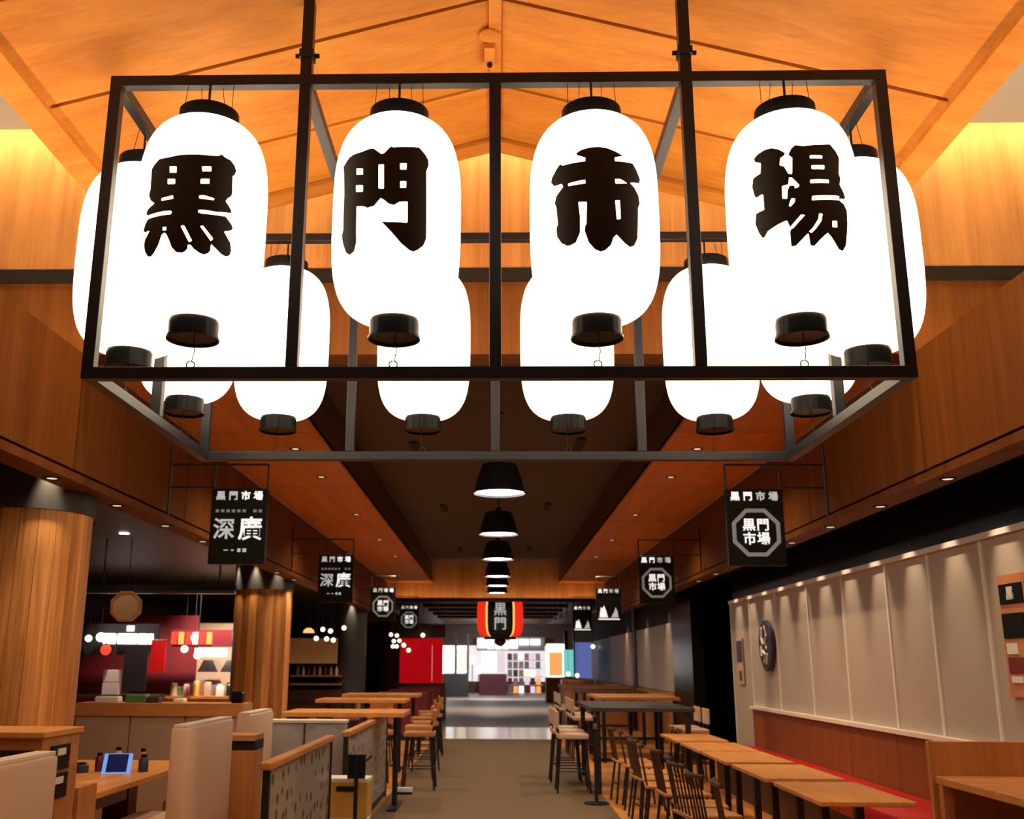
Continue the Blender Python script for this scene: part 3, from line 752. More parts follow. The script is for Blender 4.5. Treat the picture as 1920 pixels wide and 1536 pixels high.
st_.obj('brush_mark', 'paper', em)
# poster board
pb = thing('menu_board', 'wooden menu board with black and red panels on the grey wall', 'board', (3.40, 6.35, 1.70), -PI / 2)
B(-0.62, 0.62, -0.03, 0.0, -0.39, 0.39).obj('board', 'terracotta', pb)
for k, (a, b_, c, d, mt) in enumerate(((-0.60, -0.30, 0.20, 0.33, 'black_gloss'), (-0.26, 0.1, 0.20, 0.33, 'black_gloss'), (-0.60, -0.32, -0.02, 0.14, 'black_gloss'), (-0.28, 0.0, -0.02, 0.14, 'dark_red'),
                                       (-0.58, -0.44, -0.12, -0.05, 'paper'), (-0.58, -0.3, -0.24, -0.14, 'dark_red'), (-0.56, -0.42, -0.30, -0.26, 'paper'), (-0.26, 0.1, -0.3, -0.08, 'pink'), (0.15, 0.55, -0.3, 0.3, 'paper'))):
    B(a, b_, -0.038, -0.03, c, d).obj('picture_panel', mt, pb)
for sx, txt in ((-0.45, '黒'), (-0.2, '門')): lettering('lettering', txt, 0.09, 'paper', pb, (sx, -0.042, 0.262), 0.002)
# door style plate and papers by the recess
dp = thing('wall_plate', 'narrow brown plate with a red tag at the end of the grey wall', 'plate', (3.39, 14.45, 1.25), -PI / 2)
B(-0.22, 0.10, -0.015, 0, 0.0, 0.62).obj('plate', 'beige', dp); B(-0.2, 0.08, -0.022, -0.015, 0.30, 0.58).obj('dark_window', 'charcoal', dp); B(-0.12, 0.0, -0.022, -0.015, 0.05, 0.18).obj('red_tag', 'dark_red', dp)
tag(B(3.62, 3.64, 15.2, 16.0, 1.2, 1.75).obj('notice', 'tan'), 'pale notice just inside the black recess', 'notice')
nb = thing('recess_lamp', 'tiny white lamp deep in the black recess', 'lamp', (4.6, 18.4, 1.1))
MB().sphere(0.03, (0, 0, 0.05)).obj('bulb', 'shop_white', nb, True); MB().lathe([(0.02, 0), (0.02, 0.03)], 10).obj('socket', 'black_steel', nb); MB().tube([(0, 0, 0), (0, 0, -1.1)], 0.012, 6).obj('stand', 'black_steel', nb)

# dark high tables with stools by the aisle
def high_table(x, y, lx, ly, z, top, label, legs='black_steel'):
    t = thing('high_table', label, 'table', (x, y, 0), 0, 'high shared tables')
    B(-lx / 2, lx / 2, -ly / 2, ly / 2, z - 0.05, z).obj('table_top', top, t, bevel=0.006)
    for sx in (-1, 1):
        for sy_ in (-1, 1):
            xx, yy = sx * (lx / 2 - 0.08), sy_ * (ly / 2 - 0.08)
            B(xx - 0.03, xx + 0.03, yy - 0.03, yy + 0.03, 0, z - 0.05).obj('leg', legs, t)
    B(-lx / 2 + 0.11, lx / 2 - 0.11, -0.02, 0.02, 0.28, 0.32).obj('foot_rail', legs, t)
    return t
def stool(label, x, y, rz, seat='cream', group='bar stools'):
    t = thing('bar_stool', label, 'stool', (x, y, 0), rz, group)
    B(-0.19, 0.19, -0.19, 0.19, 0.62, 0.68).obj('seat', seat, t, bevel=0.015)
    for sx in (-1, 1):
        for sy_ in (-1, 1): MB().tube([(sx * 0.15, sy_ * 0.15, 0.62), (sx * 0.2, sy_ * 0.2, 0)], 0.013, 8).obj('leg', 'black_steel', t)
    ring = [(0.18 * c, 0.18 * s_, 0.25) for c, s_ in ((1, 1), (-1, 1), (-1, -1), (1, -1), (1, 1))]
    MB().tube(ring, 0.009, 6).obj('foot_ring', 'black_steel', t)
    B(-0.2, -0.17, -0.19, 0.19, 0.74, 0.94).obj('backrest', seat, t, bevel=0.01)
    for sy_ in (-1, 1): MB().tube([(-0.17, sy_ * 0.15, 0.64), (-0.185, sy_ * 0.15, 0.80)], 0.010, 6).obj('back_post', 'black_steel', t)
    return t
high_table(1.78, 13.95, 1.25, 2.3, 1.0, 'charcoal', 'dark topped high table by the black recess')
st0 = stool('pale seated bar stool at the dark high table by the black recess', 0.94, 13.1, 0, group='stools at the dark high table')
for x, y, rz in ((0.94, 13.85, 0.1), (0.94, 14.6, -0.1), (2.63, 14.25, PI), (2.64, 14.9, PI)):
    dup(st0, (x, y, 0), rz, st0['label'])
rp = thing('rope_post', 'slim dark barrier post at the edge of the carpet', 'post', (1.12, 12.0, 0))
MB().lathe([(0.14, 0), (0.14, 0.02), (0.02, 0.03), (0.02, 0.9), (0.03, 0.93), (0.01, 0.95)], 16).obj('stand', 'black_steel', rp, True); MB().lathe([(0.024, 0.8), (0.024, 0.86)], 12).obj('collar', 'steel', rp)
for i, (y, tp) in enumerate(((18.0, 'oak'), (21.6, 'dark_wood'))):
    high_table(2.3, y, 1.3, 2.2, 1.0, tp, ('oak' if i == 0 else 'dark') + ' topped high table against the further grey wall')
    for yy in (-0.6, 0.2, 0.9):
        dup(st0, (1.45, y + yy, 0), 0, 'pale seated bar stool at the ' + ('oak' if i == 0 else 'dark') + ' topped table by the further grey wall', 'stools at the further tables')
wd3 = thing('waiting_counter', 'wooden counter block along the aisle on the bench wall side', 'counter', (2.4, 26.5, 0))
B(-0.7, 0.7, -1.5, 1.5, 0, 0.95).obj('body', 'oak_upright', wd3); B(-0.74, 0.74, -1.54, 1.54, 0.95, 1.0).obj('counter_top', 'oak', wd3)

# ================================================================== LEFT SIDE FURNITURE
# glass screens
def screen(y0, y1, z, label, x=-1.30):
    t = thing('glass_screen', label, 'screen', (x, (y0 + y1) / 2, 0))
    h = (y1 - y0) / 2
    B(-0.008, 0.008, -h + 0.04, h - 0.04, 0.08, z - 0.05).obj('glass_pane', 'frosted_pattern', t)
    for yy in (-h, h - 0.04): B(-0.02, 0.02, yy, yy + 0.04, 0, z - 0.045).obj('post', 'black_steel', t)
    B(-0.02, 0.02, -h + 0.04, h - 0.04, 0.03, 0.08).obj('bottom_rail', 'black_steel', t)
    B(-0.035, 0.035, -h - 0.02, h + 0.02, z - 0.045, z).obj('handrail', 'table_wood', t, bevel=0.01)
    return t
screen(6.05, 8.35, 0.955, 'patterned frosted glass screen with wooden handrail beside the cream booths')
screen(9.2, 12.6, 0.93, 'longer patterned frosted glass screen with wooden handrail by the high oak table')
# cream booth benches (backs towards the aisle)
def booth(y0, y1, label):
    t = thing('booth_bench', label, 'booth bench', (-2.02, (y0 + y1) / 2, 0), 0, 'cream booth benches')
    h = (y1 - y0) / 2
    B(-0.05, 0.07, -h, h, 0.10, 1.10).obj('backrest', 'cream', t, bevel=0.02, smooth=True)
    B(-0.035, 0.055, -h + 0.01, h - 0.01, 1.10, 1.115).obj('piping', 'cream_edge', t)
    B(-0.60, -0.06, -h, h, 0.32, 0.45).obj('seat', 'cream', t, bevel=0.02, smooth=True)
    B(-0.56, 0.04, -h + 0.02, h - 0.02, 0.0, 0.10).obj('plinth', 'dark_wood', t)
    B(-0.56, -0.06, -h + 0.02, h - 0.02, 0.10, 0.32).obj('seat_base', 'oak', t)
    return t
booth(3.3, 4.74, 'cream booth bench in front of the socket cabinet')
booth(6.72, 7.86, 'cream booth bench beside the table with the tablet')
booth(8.42, 9.26, 'cream booth bench next to the beige partition')
# socket cabinet
cb = thing('socket_cabinet', 'wooden cabinet with two black socket plates on its side', 'cabinet', (-2.95, 5.73, 0))
B(-0.75, 0.62, -0.30, 0.18, 0.0, 0.96).obj('body', 'oak_upright', cb)
B(-0.75, 0.62, -0.30, 0.18, 1.06, 1.12).obj('upper_rail', 'oak', cb)
B(-0.75, 0.58, -0.24, 0.18, 0.96, 1.06).obj('niche', 'dark_wood', cb)
B(0.58, 0.62, -0.30, 0.18, 0.96, 1.06).obj('end_cheek', 'oak_upright', cb)
B(-0.77, 0.635, -0.32, 0.20, 1.12, 1.15).obj('cabinet_top', 'table_wood', cb, bevel=0.004)
for zz in (0.945, 0.80):
    p_ = B(0.62, 0.632, -0.20, 0.04, zz, zz + 0.128).obj('socket_plate', 'plate_black', cb, bevel=0.003)
    B(0.632, 0.637, -0.13, -0.03, zz + 0.075, zz + 0.11).obj('switch', 'paper', p_)
    B(0.632, 0.636, -0.13, -0.03, zz + 0.02, zz + 0.062).obj('socket', 'black_gloss', p_)
# wire rack on the cabinet
wk = thing('wire_rack', 'black wire rack standing on the socket cabinet', 'rack', (-2.86, 5.55, 1.15))
m = MB()
for yy in (0.0, 0.14): m.tube([(-0.22, yy, 0.01), (-0.22, yy, 0.42), (0.07, yy, 0.42), (0.07, yy, 0.01), (-0.22, yy, 0.01)], 0.006, 6)
m.obj('frame', 'black_steel', wk)
for xx in (-0.12, -0.03): MB().tube([(xx, 0, 0.02), (xx, 0, 0.415)], 0.004, 6).obj('wire', 'black_steel', wk)
for zz in (0.02, 0.415):
    for xx in (-0.22, 0.07): MB().tube([(xx, 0, zz), (xx, 0.14, zz)], 0.005, 6).obj('cross_wire', 'black_steel', wk)
MB().tube([(0.0, -0.02, 0.008), (0.03, -0.05, 0.03), (0.06, -0.02, 0.008)], 0.006, 6).obj('foot', 'black_steel', wk)
# booth table with tablet
bt2 = thing('booth_table', 'long wooden booth table carrying the tablet', 'table', (-2.98, 7.4, 0))
B(-0.62, 0.52, -0.95, 1.35, 0.68, 0.72).obj('table_top', 'table_wood', bt2, bevel=0.006)
for yy in (-0.7, 1.1): B(-0.1, 0.1, yy - 0.1, yy + 0.1, 0, 0.68).obj('pedestal', 'dark_wood', bt2)
B(0.30, 0.36, -0.5, 0.2, 0.56, 0.66).obj('hanging_tray', 'dark_wood', bt2)
# open end box with papers
ob = thing('leaflet_box', 'open wooden box of papers at the head of the booth table', 'box', (-2.56, 6.26, 0))
for a in (-0.16, 0.15): B(a, a + 0.02, -0.14, 0.14, 0, 0.80).obj('side', 'oak_upright', ob)
for zz in (0.30, 0.56, 0.78): B(-0.14, 0.15, -0.14, 0.14, zz, zz + 0.02).obj('shelf', 'oak', ob)
B(-0.14, 0.15, 0.12, 0.14, 0.0, 0.78).obj('back', 'oak_upright', ob)
for k in range(3): tag(B(-0.12, 0.11 - 0.03 * k, -0.12, 0.10, 0, 0.022).obj('paper_stack', 'paper', None, loc=(-2.56, 6.26, 0.58 + 0.023 * k)), 'pale sheaf of paper inside the open wooden box', 'paper', 'papers in the wooden box')
tb2 = thing('tissue_pack', 'crumpled white tissue pack on the wooden box', 'tissue', (-2.62, 6.26, 0.80))
MB().lathe([(0.09, 0), (0.095, 0.04), (0.06, 0.07), (0.03, 0.10), (0.05, 0.13), (0.01, 0.15)], 9).obj('pack', 'cream_edge', tb2); MB().lathe([(0.03, 0.13), (0.045, 0.17), (0.012, 0.2)], 7).obj('tissue', 'paper', tb2)
# tablet
tl = thing('order_tablet', 'blue edged tablet leaning on a stand on the booth table', 'tablet', (-2.76, 7.75, 0.72), 0)
tl.rotation_euler = (0, 0, R(12))
m = MB().prism_x([(-0.055, 0.0), (0.055, 0.13), (0.063, 0.124), (-0.045, -0.0)], -0.10, 0.10); m.obj('case', 'tablet_frame', tl)
MB().prism_x([(-0.0495, 0.010), (0.0475, 0.1252), (0.0470, 0.1262), (-0.0500, 0.0112)], -0.072, 0.072).obj('screen', 'tablet_screen', tl)
MB().prism_x([(0.02, 0.0), (0.09, 0.0), (0.055, 0.11)], -0.05, 0.05).obj('stand', 'black_gloss', tl)
for k, (x, y, r, h, mt, lb) in enumerate(((-2.93, 7.85, 0.03, 0.13, 'dark_red', 'red sauce bottle behind the tablet'), (-2.60, 7.85, 0.035, 0.12, 'charcoal', 'dark chopstick pot beside the tablet'),
                                          (-2.84, 7.98, 0.03, 0.16, 'tan', 'tan spice jar behind the tablet'), (-2.66, 8.0, 0.028, 0.15, 'terracotta', 'orange brown jar behind the tablet'), (-3.02, 7.75, 0.05, 0.07, 'charcoal', 'low dark bowl left beside the tablet stand'))):
    q = thing('table_condiment', lb.replace('left ', ''), 'condiment', (x, y, 0.72))
    MB().lathe([(r, 0), (r, h * 0.7), (r * 0.6, h * 0.86)], 14).obj('body', mt, q, True); MB().lathe([(r * 0.65, h * 0.86), (r * 0.65, h), (r * 0.3, h * 1.02)], 14).obj('lid', 'black_gloss', q)
# beige partition
pw = thing('partition', 'low beige partition with wooden cap in front of the plank column', 'partition', (-3.05, 9.65, 0))
for a in (-0.80, -0.29, 0.22): B(a, a + 0.50, -0.03, 0.03, 0.0, 1.03).obj('wall_panel', 'beige', pw, bevel=0.006)
B(-0.80, 0.75, -0.07, 0.30, 1.03, 1.14).obj('cap', 'oak', pw); B(-0.80, 0.75, 0.03, 0.26, 0, 1.03).obj('core', 'oak_upright', pw)
for k, (dx, w_, h, mt, lb) in enumerate(((-0.55, 0.22, 0.05, 'white_plastic', 'white tray lying on the beige partition'), (-0.28, 0.2, 0.07, 'green', 'green planter tray on the beige partition'), (-0.12, 0.12, 0.05, 'charcoal', 'dark small box on the beige partition'),
                                         (0.12, 0.1, 0.035, 'cream_edge', 'pale dish on the beige partition'), (0.66, 0.1, 0.1, 'black_gloss', 'black dispenser at the end of the beige partition'))):
    q = thing('shelf_item', lb, 'tray' if k < 2 else 'box', (-3.05 + dx, 9.74, 1.14))
    B(-w_ / 2, w_ / 2, -0.06, 0.06, 0, h).obj('body', mt, q, bevel=0.008); B(-w_ / 2 + 0.01, w_ / 2 - 0.01, -0.05, 0.05, h, h + 0.006).obj('lid', mt, q)
# booth end cabinet behind second bench
eb = thing('booth_cabinet', 'plain wooden booth end cabinet with a dark slot behind the cream bench', 'cabinet', (-1.98, 8.16, 0))
B(-0.14, 0.16, -0.16, 0.16, 0.10, 0.86).obj('body', 'oak_upright', eb); B(-0.14, 0.16, -0.13, 0.16, 0.86, 0.93).obj('slot', 'black_matte', eb); B(-0.14, 0.16, -0.16, 0.16, 0.93, 0.97).obj('cabinet_top', 'oak', eb); B(-0.12, 0.14, -0.13, 0.13, 0, 0.10).obj('plinth', 'black_matte', eb)
# grey upholstered booth facing the camera
gb = thing('grey_booth', 'grey upholstered booth back between the glass screens and plank column', 'booth bench', (-1.70, 9.75, 0))
for a in (-0.42, -0.04): B(a, a + 0.37, -0.10, 0.05, 0.10, 0.97).obj('backrest', 'grey_seat', gb, bevel=0.02, smooth=True)
B(-0.43, 0.34, -0.11, 0.06, 0.97, 1.0).obj('piping', 'white_plastic', gb, bevel=0.008); B(-0.42, 0.33, 0.05, 0.55, 0.30, 0.44).obj('seat', 'grey_seat', gb, bevel=0.02); B(-0.40, 0.31, -0.05, 0.50, 0, 0.10).obj('plinth', 'black_matte', gb)
# yellow crates and black queue pole between the screens
for k in range(2):
    cr_ = thing('yellow_crate', ('lower' if k == 0 else 'upper') + ' yellow crate stacked between the two glass screens', 'crate', (-1.20, 8.78, 0.30 * k), R(3 - 5 * k))
    for a, b_, c, d in ((-0.17, 0.17, -0.13, -0.115), (-0.17, 0.17, 0.115, 0.13), (-0.17, -0.155, -0.115, 0.115), (0.155, 0.17, -0.115, 0.115)): B(a, b_, c, d, 0, 0.29).obj('side', 'yellow_box', cr_)
    B(-0.155, 0.155, -0.115, 0.115, 0, 0.012).obj('bottom', 'yellow_box', cr_); B(-0.08, 0.08, -0.134, -0.13, 0.2, 0.24).obj('handle_slot', 'black_matte', cr_)
    B(-0.174, 0.174, -0.134, 0.134, 0.27, 0.298).obj('rim', 'paper', cr_)
qp = thing('sign_post', 'black post with a round foot and small sign plate by the yellow crates', 'post', (-1.10, 8.45, 0))
MB().lathe([(0.13, 0), (0.13, 0.015), (0.02, 0.025)], 20).obj('foot', 'black_steel', qp); MB().tube([(0, 0, 0.02), (0, 0, 0.78)], 0.016, 8).obj('pole', 'black_steel', qp); B(-0.07, 0.07, -0.012, 0.012, 0.62, 0.80).obj('plate', 'plate_black', qp); MB().tube([(0, 0, 0.7), (0.10, 0.12, 0.78)], 0.012, 6).obj('arm', 'black_steel', qp)
# oak high tables on pedestals beside the aisle
def oak_table(x, y, lx, ly, label):
    t = thing('oak_table', label, 'table', (x, y, 0), 0, 'oak tables by the aisle')
    B(-lx / 2, lx / 2, -ly / 2, ly / 2, 0.95, 1.0).obj('table_top', 'table_wood', t, bevel=0.006)
    for sx in (-1, 1):
        xx = sx * (lx / 2 - 0.12)
        MB().tube([(xx, 0, 0.02), (xx, 0, 0.95)], 0.03, 10).obj('pedestal', 'black_steel', t); B(xx - 0.05, xx + 0.05, -ly / 2 + 0.1, ly / 2 - 0.1, 0, 0.025).obj('foot', 'black_steel', t)
    return t
oak_table(-1.62, 11.6, 1.3, 0.9, 'oak topped pedestal table behind the longer glass screen')
oak_table(-1.95, 15.6, 1.3, 0.9, 'oak topped pedestal table beside the second plank column')
oak_table(-1.95, 18.2, 1.3, 0.9, 'oak topped pedestal table between the second plank column and the dark grey column')
so = stool('oak seated bar stool by the oak topped pedestal tables', -0.95, 13.3, PI, 'oak', 'oak stools by the aisle')
for x, y, rz in ((-1.5, 13.6, 0.4), (-2.1, 13.2, PI), (-1.05, 14.6, 0), (-1.05, 15.6, 0.2), (-1.15, 16.8, 0), (-1.1, 18.0, 0), (-1.2, 19.0, 0.1), (-1.85, 16.9, PI / 2), (-2.4, 17.0, 0)): dup(so, (x, y, 0), rz + PI, so['label'])
fp = thing('floor_pad', 'white power block on the carpet edge by the glass screen', 'block', (-1.08, 12.75, 0.004)); B(-0.09, 0.09, -0.06, 0.06, 0.03, 0.07).obj('cover', 'white_plastic', fp); B(-0.085, 0.085, -0.055, 0.055, 0, 0.03).obj('base', 'black_matte', fp)

# ================================================================== FOOD STALLS (left)
SY = 17.0
sg = thing('food_stall', 'dark stall front with white lit lettering behind the near plank column', 'stall', (-6.05, SY, 0))
B(-0.85, 0.50, 0, 0.9, 0, 0.95).obj('counter', 'dark_red', sg); B(-0.87, 0.52, -0.03, 0.92, 0.95, 0.99).obj('counter_top', 'dark_wood', sg)
B(-1.1, 0.9, 0.85, 0.92, 0.99, 2.30).obj('back_wall', 'dark_red', sg); B(-0.85, 0.50, 0.0, 0.08, 1.62, 2.12).obj('header', 'black_matte', sg)
m = MB()
for k, (a, w_) in enumerate(((-0.30, 0.20), (-0.09, 0.15), (0.07, 0.17), (0.25, 0.14), (0.38, 0.08))): m = MB(); m.lathe([(w_ / 2, -0.085), (w_ / 2 + 0.01, 0.0), (w_ / 2, 0.085)], 14); m.obj('lit_letter', 'shop_white', sg, loc=(a, -0.02, 1.88))
B(-0.02, 0.10, -0.05, -0.03, 2.0, 2.09).obj('lit_letter', 'shop_white', sg)
bn2 = thing('black_banner', 'long black cloth banner hanging before the lit stall', 'banner', (-5.86, SY - 0.1, 1.05)); B(-0.19, 0.19, -0.012, 0.012, 0, 0.72).obj('cloth', 'black_matte', bn2); MB().tube([(-0.22, 0, 0.73), (0.22, 0, 0.73)], 0.012, 6).obj('rod', 'dark_wood', bn2)
rl = thing('red_globe', 'small glowing red globe lantern by the black banner', 'lantern', (-6.36, SY - 0.12, 1.60)); MB().sphere(0.085, (0, 0, 0.1), 16, 10).obj('shade', 'shop_red', rl, True); MB().lathe([(0.03, 0.18), (0.03, 0.2)], 10).obj('cap', 'black_gloss', rl); MB().tube([(0, 0, 0.2), (0, 0, 0.32)], 0.005, 5).obj('cord', 'black_steel', rl)
for k, (x, z, r) in enumerate(((-6.45, 1.90, 0.075), (-6.65, 1.88, 0.055))):
    q = thing('globe_lamp', 'warm white globe lamp beside the lit stall lettering', 'lamp', (x, SY - 0.15, z), 0, 'globe lamps at the stall'); MB().sphere(r, (0, 0, 0), 14, 10).obj('globe', 'globe_glow', q, True); MB().tube([(0, 0, r), (0, 0, 2.95 - z)], 0.006, 5).obj('cord', 'black_steel', q)
for k in range(2):
    q = thing('white_carton', ('lower' if k == 0 else 'upper') + ' white carton stacked on the dark stall counter', 'carton', (-6.30, SY + 0.12, 0.99 + 0.2 * k)); B(-0.12, 0.12, -0.1, 0.1, 0, 0.19).obj('box', 'paper', q, bevel=0.005); B(-0.122, 0.122, -0.02, 0.02, 0.188, 0.194).obj('tape', 'tan', q)
rb = thing('red_banner', 'narrow red cloth banner between the two stalls', 'banner', (-5.50, SY - 0.1, 1.35)); B(-0.12, 0.12, -0.01, 0.01, 0, 0.50).obj('cloth', 'red_vinyl', rb); MB().tube([(-0.14, 0, 0.51), (0.14, 0, 0.51)], 0.01, 6).obj('rod', 'dark_wood', rb)
s2 = thing('kitchen_stall', 'bright open kitchen stall with red striped sign and steel hoods', 'stall', (-4.60, SY + 0.2, 0))
B(-0.80, 0.75, 0, 0.8, 0, 0.93).obj('counter', 'oak_upright', s2); B(-0.82, 0.77, -0.04, 0.82, 0.93, 0.97).obj('counter_top', 'oak', s2); B(-1.25, 0.75, 1.5, 1.58, 0.0, 2.2).obj('back_wall', 'cream', s2)
B(0.28, 0.75, 1.42, 1.50, 1.25, 1.95).obj('lit_menu', 'shop_warm', s2); B(0.1, 0.75, 0.1, 0.2, 1.88, 2.02).obj('lit_header', 'shop_white', s2)
for k in range(6):
    a = -0.80 + k * 0.118; pr = B(a, a + 0.085, 0.0, 0.05, 1.80, 2.0).obj('sign_stripe', ('shop_red', 'shop_orange', 'shop_red', 'shop_warm', 'shop_red', 'shop_orange')[k], s2)
B(-0.40, 0.14, 0.02, 0.06, 1.60, 1.74).obj('lit_panel', 'shop_white', s2); B(-0.80, 0.20, 0.06, 0.12, 1.76, 2.04).obj('sign_board', 'dark_red', s2)
B(0.36, 0.47, 0.0, 0.03, 1.45, 1.80).obj('hanging_strip', 'paper', s2); B(0.50, 0.60, 0.0, 0.03, 1.50, 1.80).obj('hanging_strip', 'grey_seat', s2); B(0.62, 0.73, 0.0, 0.03, 1.45, 1.80).obj('hanging_strip', 'pink', s2)
for k, (a, h) in enumerate(((-0.35, 0.5), (0.05, 0.45))): MB().prism_y([(a - 0.18, 1.35), (a + 0.18, 1.35), (a + 0.08, 1.55), (a - 0.08, 1.55)], 0.7, 1.1).obj('hood', 'steel', s2)
random.seed(3)
cols = ('tan', 'terracotta', 'paper', 'pink', 'green', 'steel', 'yellow_box', 'dark_red', 'white_plastic', 'beige')
kinds = ('tan', 'terracotta', 'white', 'pink', 'green', 'steel', 'yellow', 'dark red', 'white plastic', 'beige')
k = 0
for row, (yy, zz) in enumerate(((SY + 0.28, 0.97), (SY + 0.60, 0.97))):
    for i in range(8):
        x = -5.30 + i * 0.185 + random.uniform(-0.02, 0.02); ci = (i * 3 + row * 4) % 10; h = random.uniform(0.14, 0.26); r = random.uniform(0.05, 0.08)
        q = thing('food_jar', kinds[ci] + ' food jar on the ' + ('front' if row == 0 else 'rear') + ' row of the open kitchen counter', 'jar', (x, yy, zz), 0, 'jars on the kitchen counter')
        MB().lathe([(r, 0), (r, h * 0.75), (r * 0.7, h * 0.9)], 12).obj('body', cols[ci], q, True); MB().lathe([(r * 0.74, h * 0.9), (r * 0.74, h)], 12).obj('lid', ('paper', 'charcoal')[i % 2], q); k += 1
for k, (x, z) in enumerate(((-5.12, 1.72), (-4.90, 1.62), (-4.97, 1.9))):
    q = thing('globe_lamp', 'warm white globe lamp hanging over the open kitchen counter', 'lamp', (x, SY + 0.05, z), 0, 'globe lamps over the kitchen'); MB().sphere(0.06, (0, 0, 0), 14, 10).obj('globe', 'globe_glow', q, True); MB().tube([(0, 0, 0.06), (0, 0, 2.95 - z)], 0.005, 5).obj('cord', 'black_steel', q)
# stall area lights
spot('stall_lamp', (-4.6, SY - 0.3, 2.9), (-4.6, SY + 0.8, 1.0), 420, (1, 0.85, 0.66), 100, 0.7, 0.06)
spot('stall_lamp', (-6.0, SY - 0.6, 2.9), (-6.0, SY + 0.3, 1.0), 130, (1, 0.7, 0.6), 80, 0.7, 0.06)
# hanging round wooden plaque and black gantry
gt = thing('gantry', 'slim black gantry beam with a pale metal edge over the stalls', 'gantry', (-4.9, 12.2, 2.30)); B(-1.6, 1.8, -0.03, 0.03, 0, 0.035).obj('edge', 'steel', gt); B(-1.6, 1.8, -0.05, 0.05, 0.035, 0.10).obj('beam', 'black_matte', gt)
for xx in (-1.4, 0.2, 1.6): MB().tube([(xx, 0, 0.1), (xx, 0, 0.65)], 0.012, 6).obj('rod', 'black_steel', gt)
wp = thing('round_plaque', 'eight sided wooden plaque hanging above the stalls', 'plaque', (-4.34, 12.05, 2.14))
m = MB(); n = 8
for y in (-0.03, 0.03):
    for i in range(n): m.v.append((0.185 * math.cos(PI / 8 + i * PI / 4), y, 0.185 * math.sin(PI / 8 + i * PI / 4)))
m.f += [tuple(range(n)), tuple(range(2 * n - 1, n - 1, -1))] + [(i, (i + 1) % n, n + (i + 1) % n, n + i) for i in range(n)]; m.obj('board', 'tan', wp)
octagon(0.16, 0.19, -0.045, -0.03, 0).obj('rim', 'oak', wp); MB().tube([(0, 0, 0.17), (0, 0, 0.80)], 0.006, 5).obj('cord', 'black_steel', wp)
spot('plaque_lamp', (-4.3, 11.2, 2.9), (-4.34, 12.05, 2.1), 6, (1, 0.7, 0.4), 40, 0.8, 0.03)
t = thing('downlight', 'single bright downlight in the dark ceiling over the stalls', 'downlight', (-4.28, 11.6, 2.95)); shared('trim_ring', dl_ring, t); MB().lathe([(0.055, -0.004), (0.055, -0.008)], 16).obj('lens', 'lamp_white', t)
tr = thing('track_spotlight', 'small black track spotlight hanging from the dark stall ceiling', 'spotlight', (-3.9, 9.6, 2.95)); MB().tube([(0, 0, 0), (0, 0, -0.12)], 0.008, 6).obj('stem', 'black_steel', tr); MB().tube([(0, -0.07, -0.10), (0, 0.07, -0.16)], 0.04, 12).obj('head', 'black_steel', tr)
# middle stall between columns: beige awning, globe cluster, shelves
ms = thing('cafe_stall', 'stall with beige awning panel and dark shelves between the columns', 'stall', (-3.85, 22.0, 0))
B(-0.6, 0.5, 0, 0.06, 1.50, 2.02).obj('awning', 'tan', ms); B(-0.6, 0.5, 0.2, 0.9, 0, 0.95).obj('counter', 'dark_wood', ms)
for zz in (1.05, 1.22): B(-0.6, 0.5, 0.6, 0.9, zz, zz + 0.03).obj('shelf', 'oak', ms)
for i in range(8):
    q = thing('bottle', ('brown', 'pale', 'dark red')[i % 3] + ' bottle on the shelves under the beige awning', 'bottle', (-4.3 + i * 0.12, 22.7, 1.25), 0, 'bottles under the awning'); MB().lathe([(0.035, 0), (0.035, 0.12), (0.014, 0.16), (0.014, 0.2)], 10).obj('body', ('terracotta', 'cream', 'dark_red')[i % 3], q, True); MB().lathe([(0.017, 0.2), (0.017, 0.22)], 8).obj('cap', 'black_gloss', q)
for x, z in ((-3.34, 2.14), (-3.19, 2.11), (-3.46, 1.97), (-3.26, 1.96), (-3.13, 1.94), (-2.93, 2.17), (-2.47, 2.17), (-2.33, 2.15), (-2.40, 2.02), (-2.27, 2.03), (-2.42, 1.90), (-2.33, 1.9)):
    q = thing('globe_lamp', 'small warm globe bulb in the cluster around the dark grey column', 'lamp', (x, 20.0 if x < -2.6 else 24.5, z), 0, 'globe bulb cluster'); MB().sphere(0.045, (0, 0, 0), 12, 8).obj('globe', 'globe_glow', q, True); MB().tube([(0, 0, 0.04), (0, 0, 2.95 - z if x < -2.93 else 3.5 - z)], 0.004, 5).obj('cord', 'black_steel', q)
q = thing('amber_lamp', 'amber dome lamp over the beige awning', 'lamp', (-3.9, 21.6, 2.12)); MB().lathe([(0.12, 0), (0.1, 0.06), (0.04, 0.1)], 16).obj('shade', 'amber_glow', q, True); MB().tube([(0, 0, 0.1), (0, 0, 0.83)], 0.006, 5).obj('cord', 'black_steel', q)
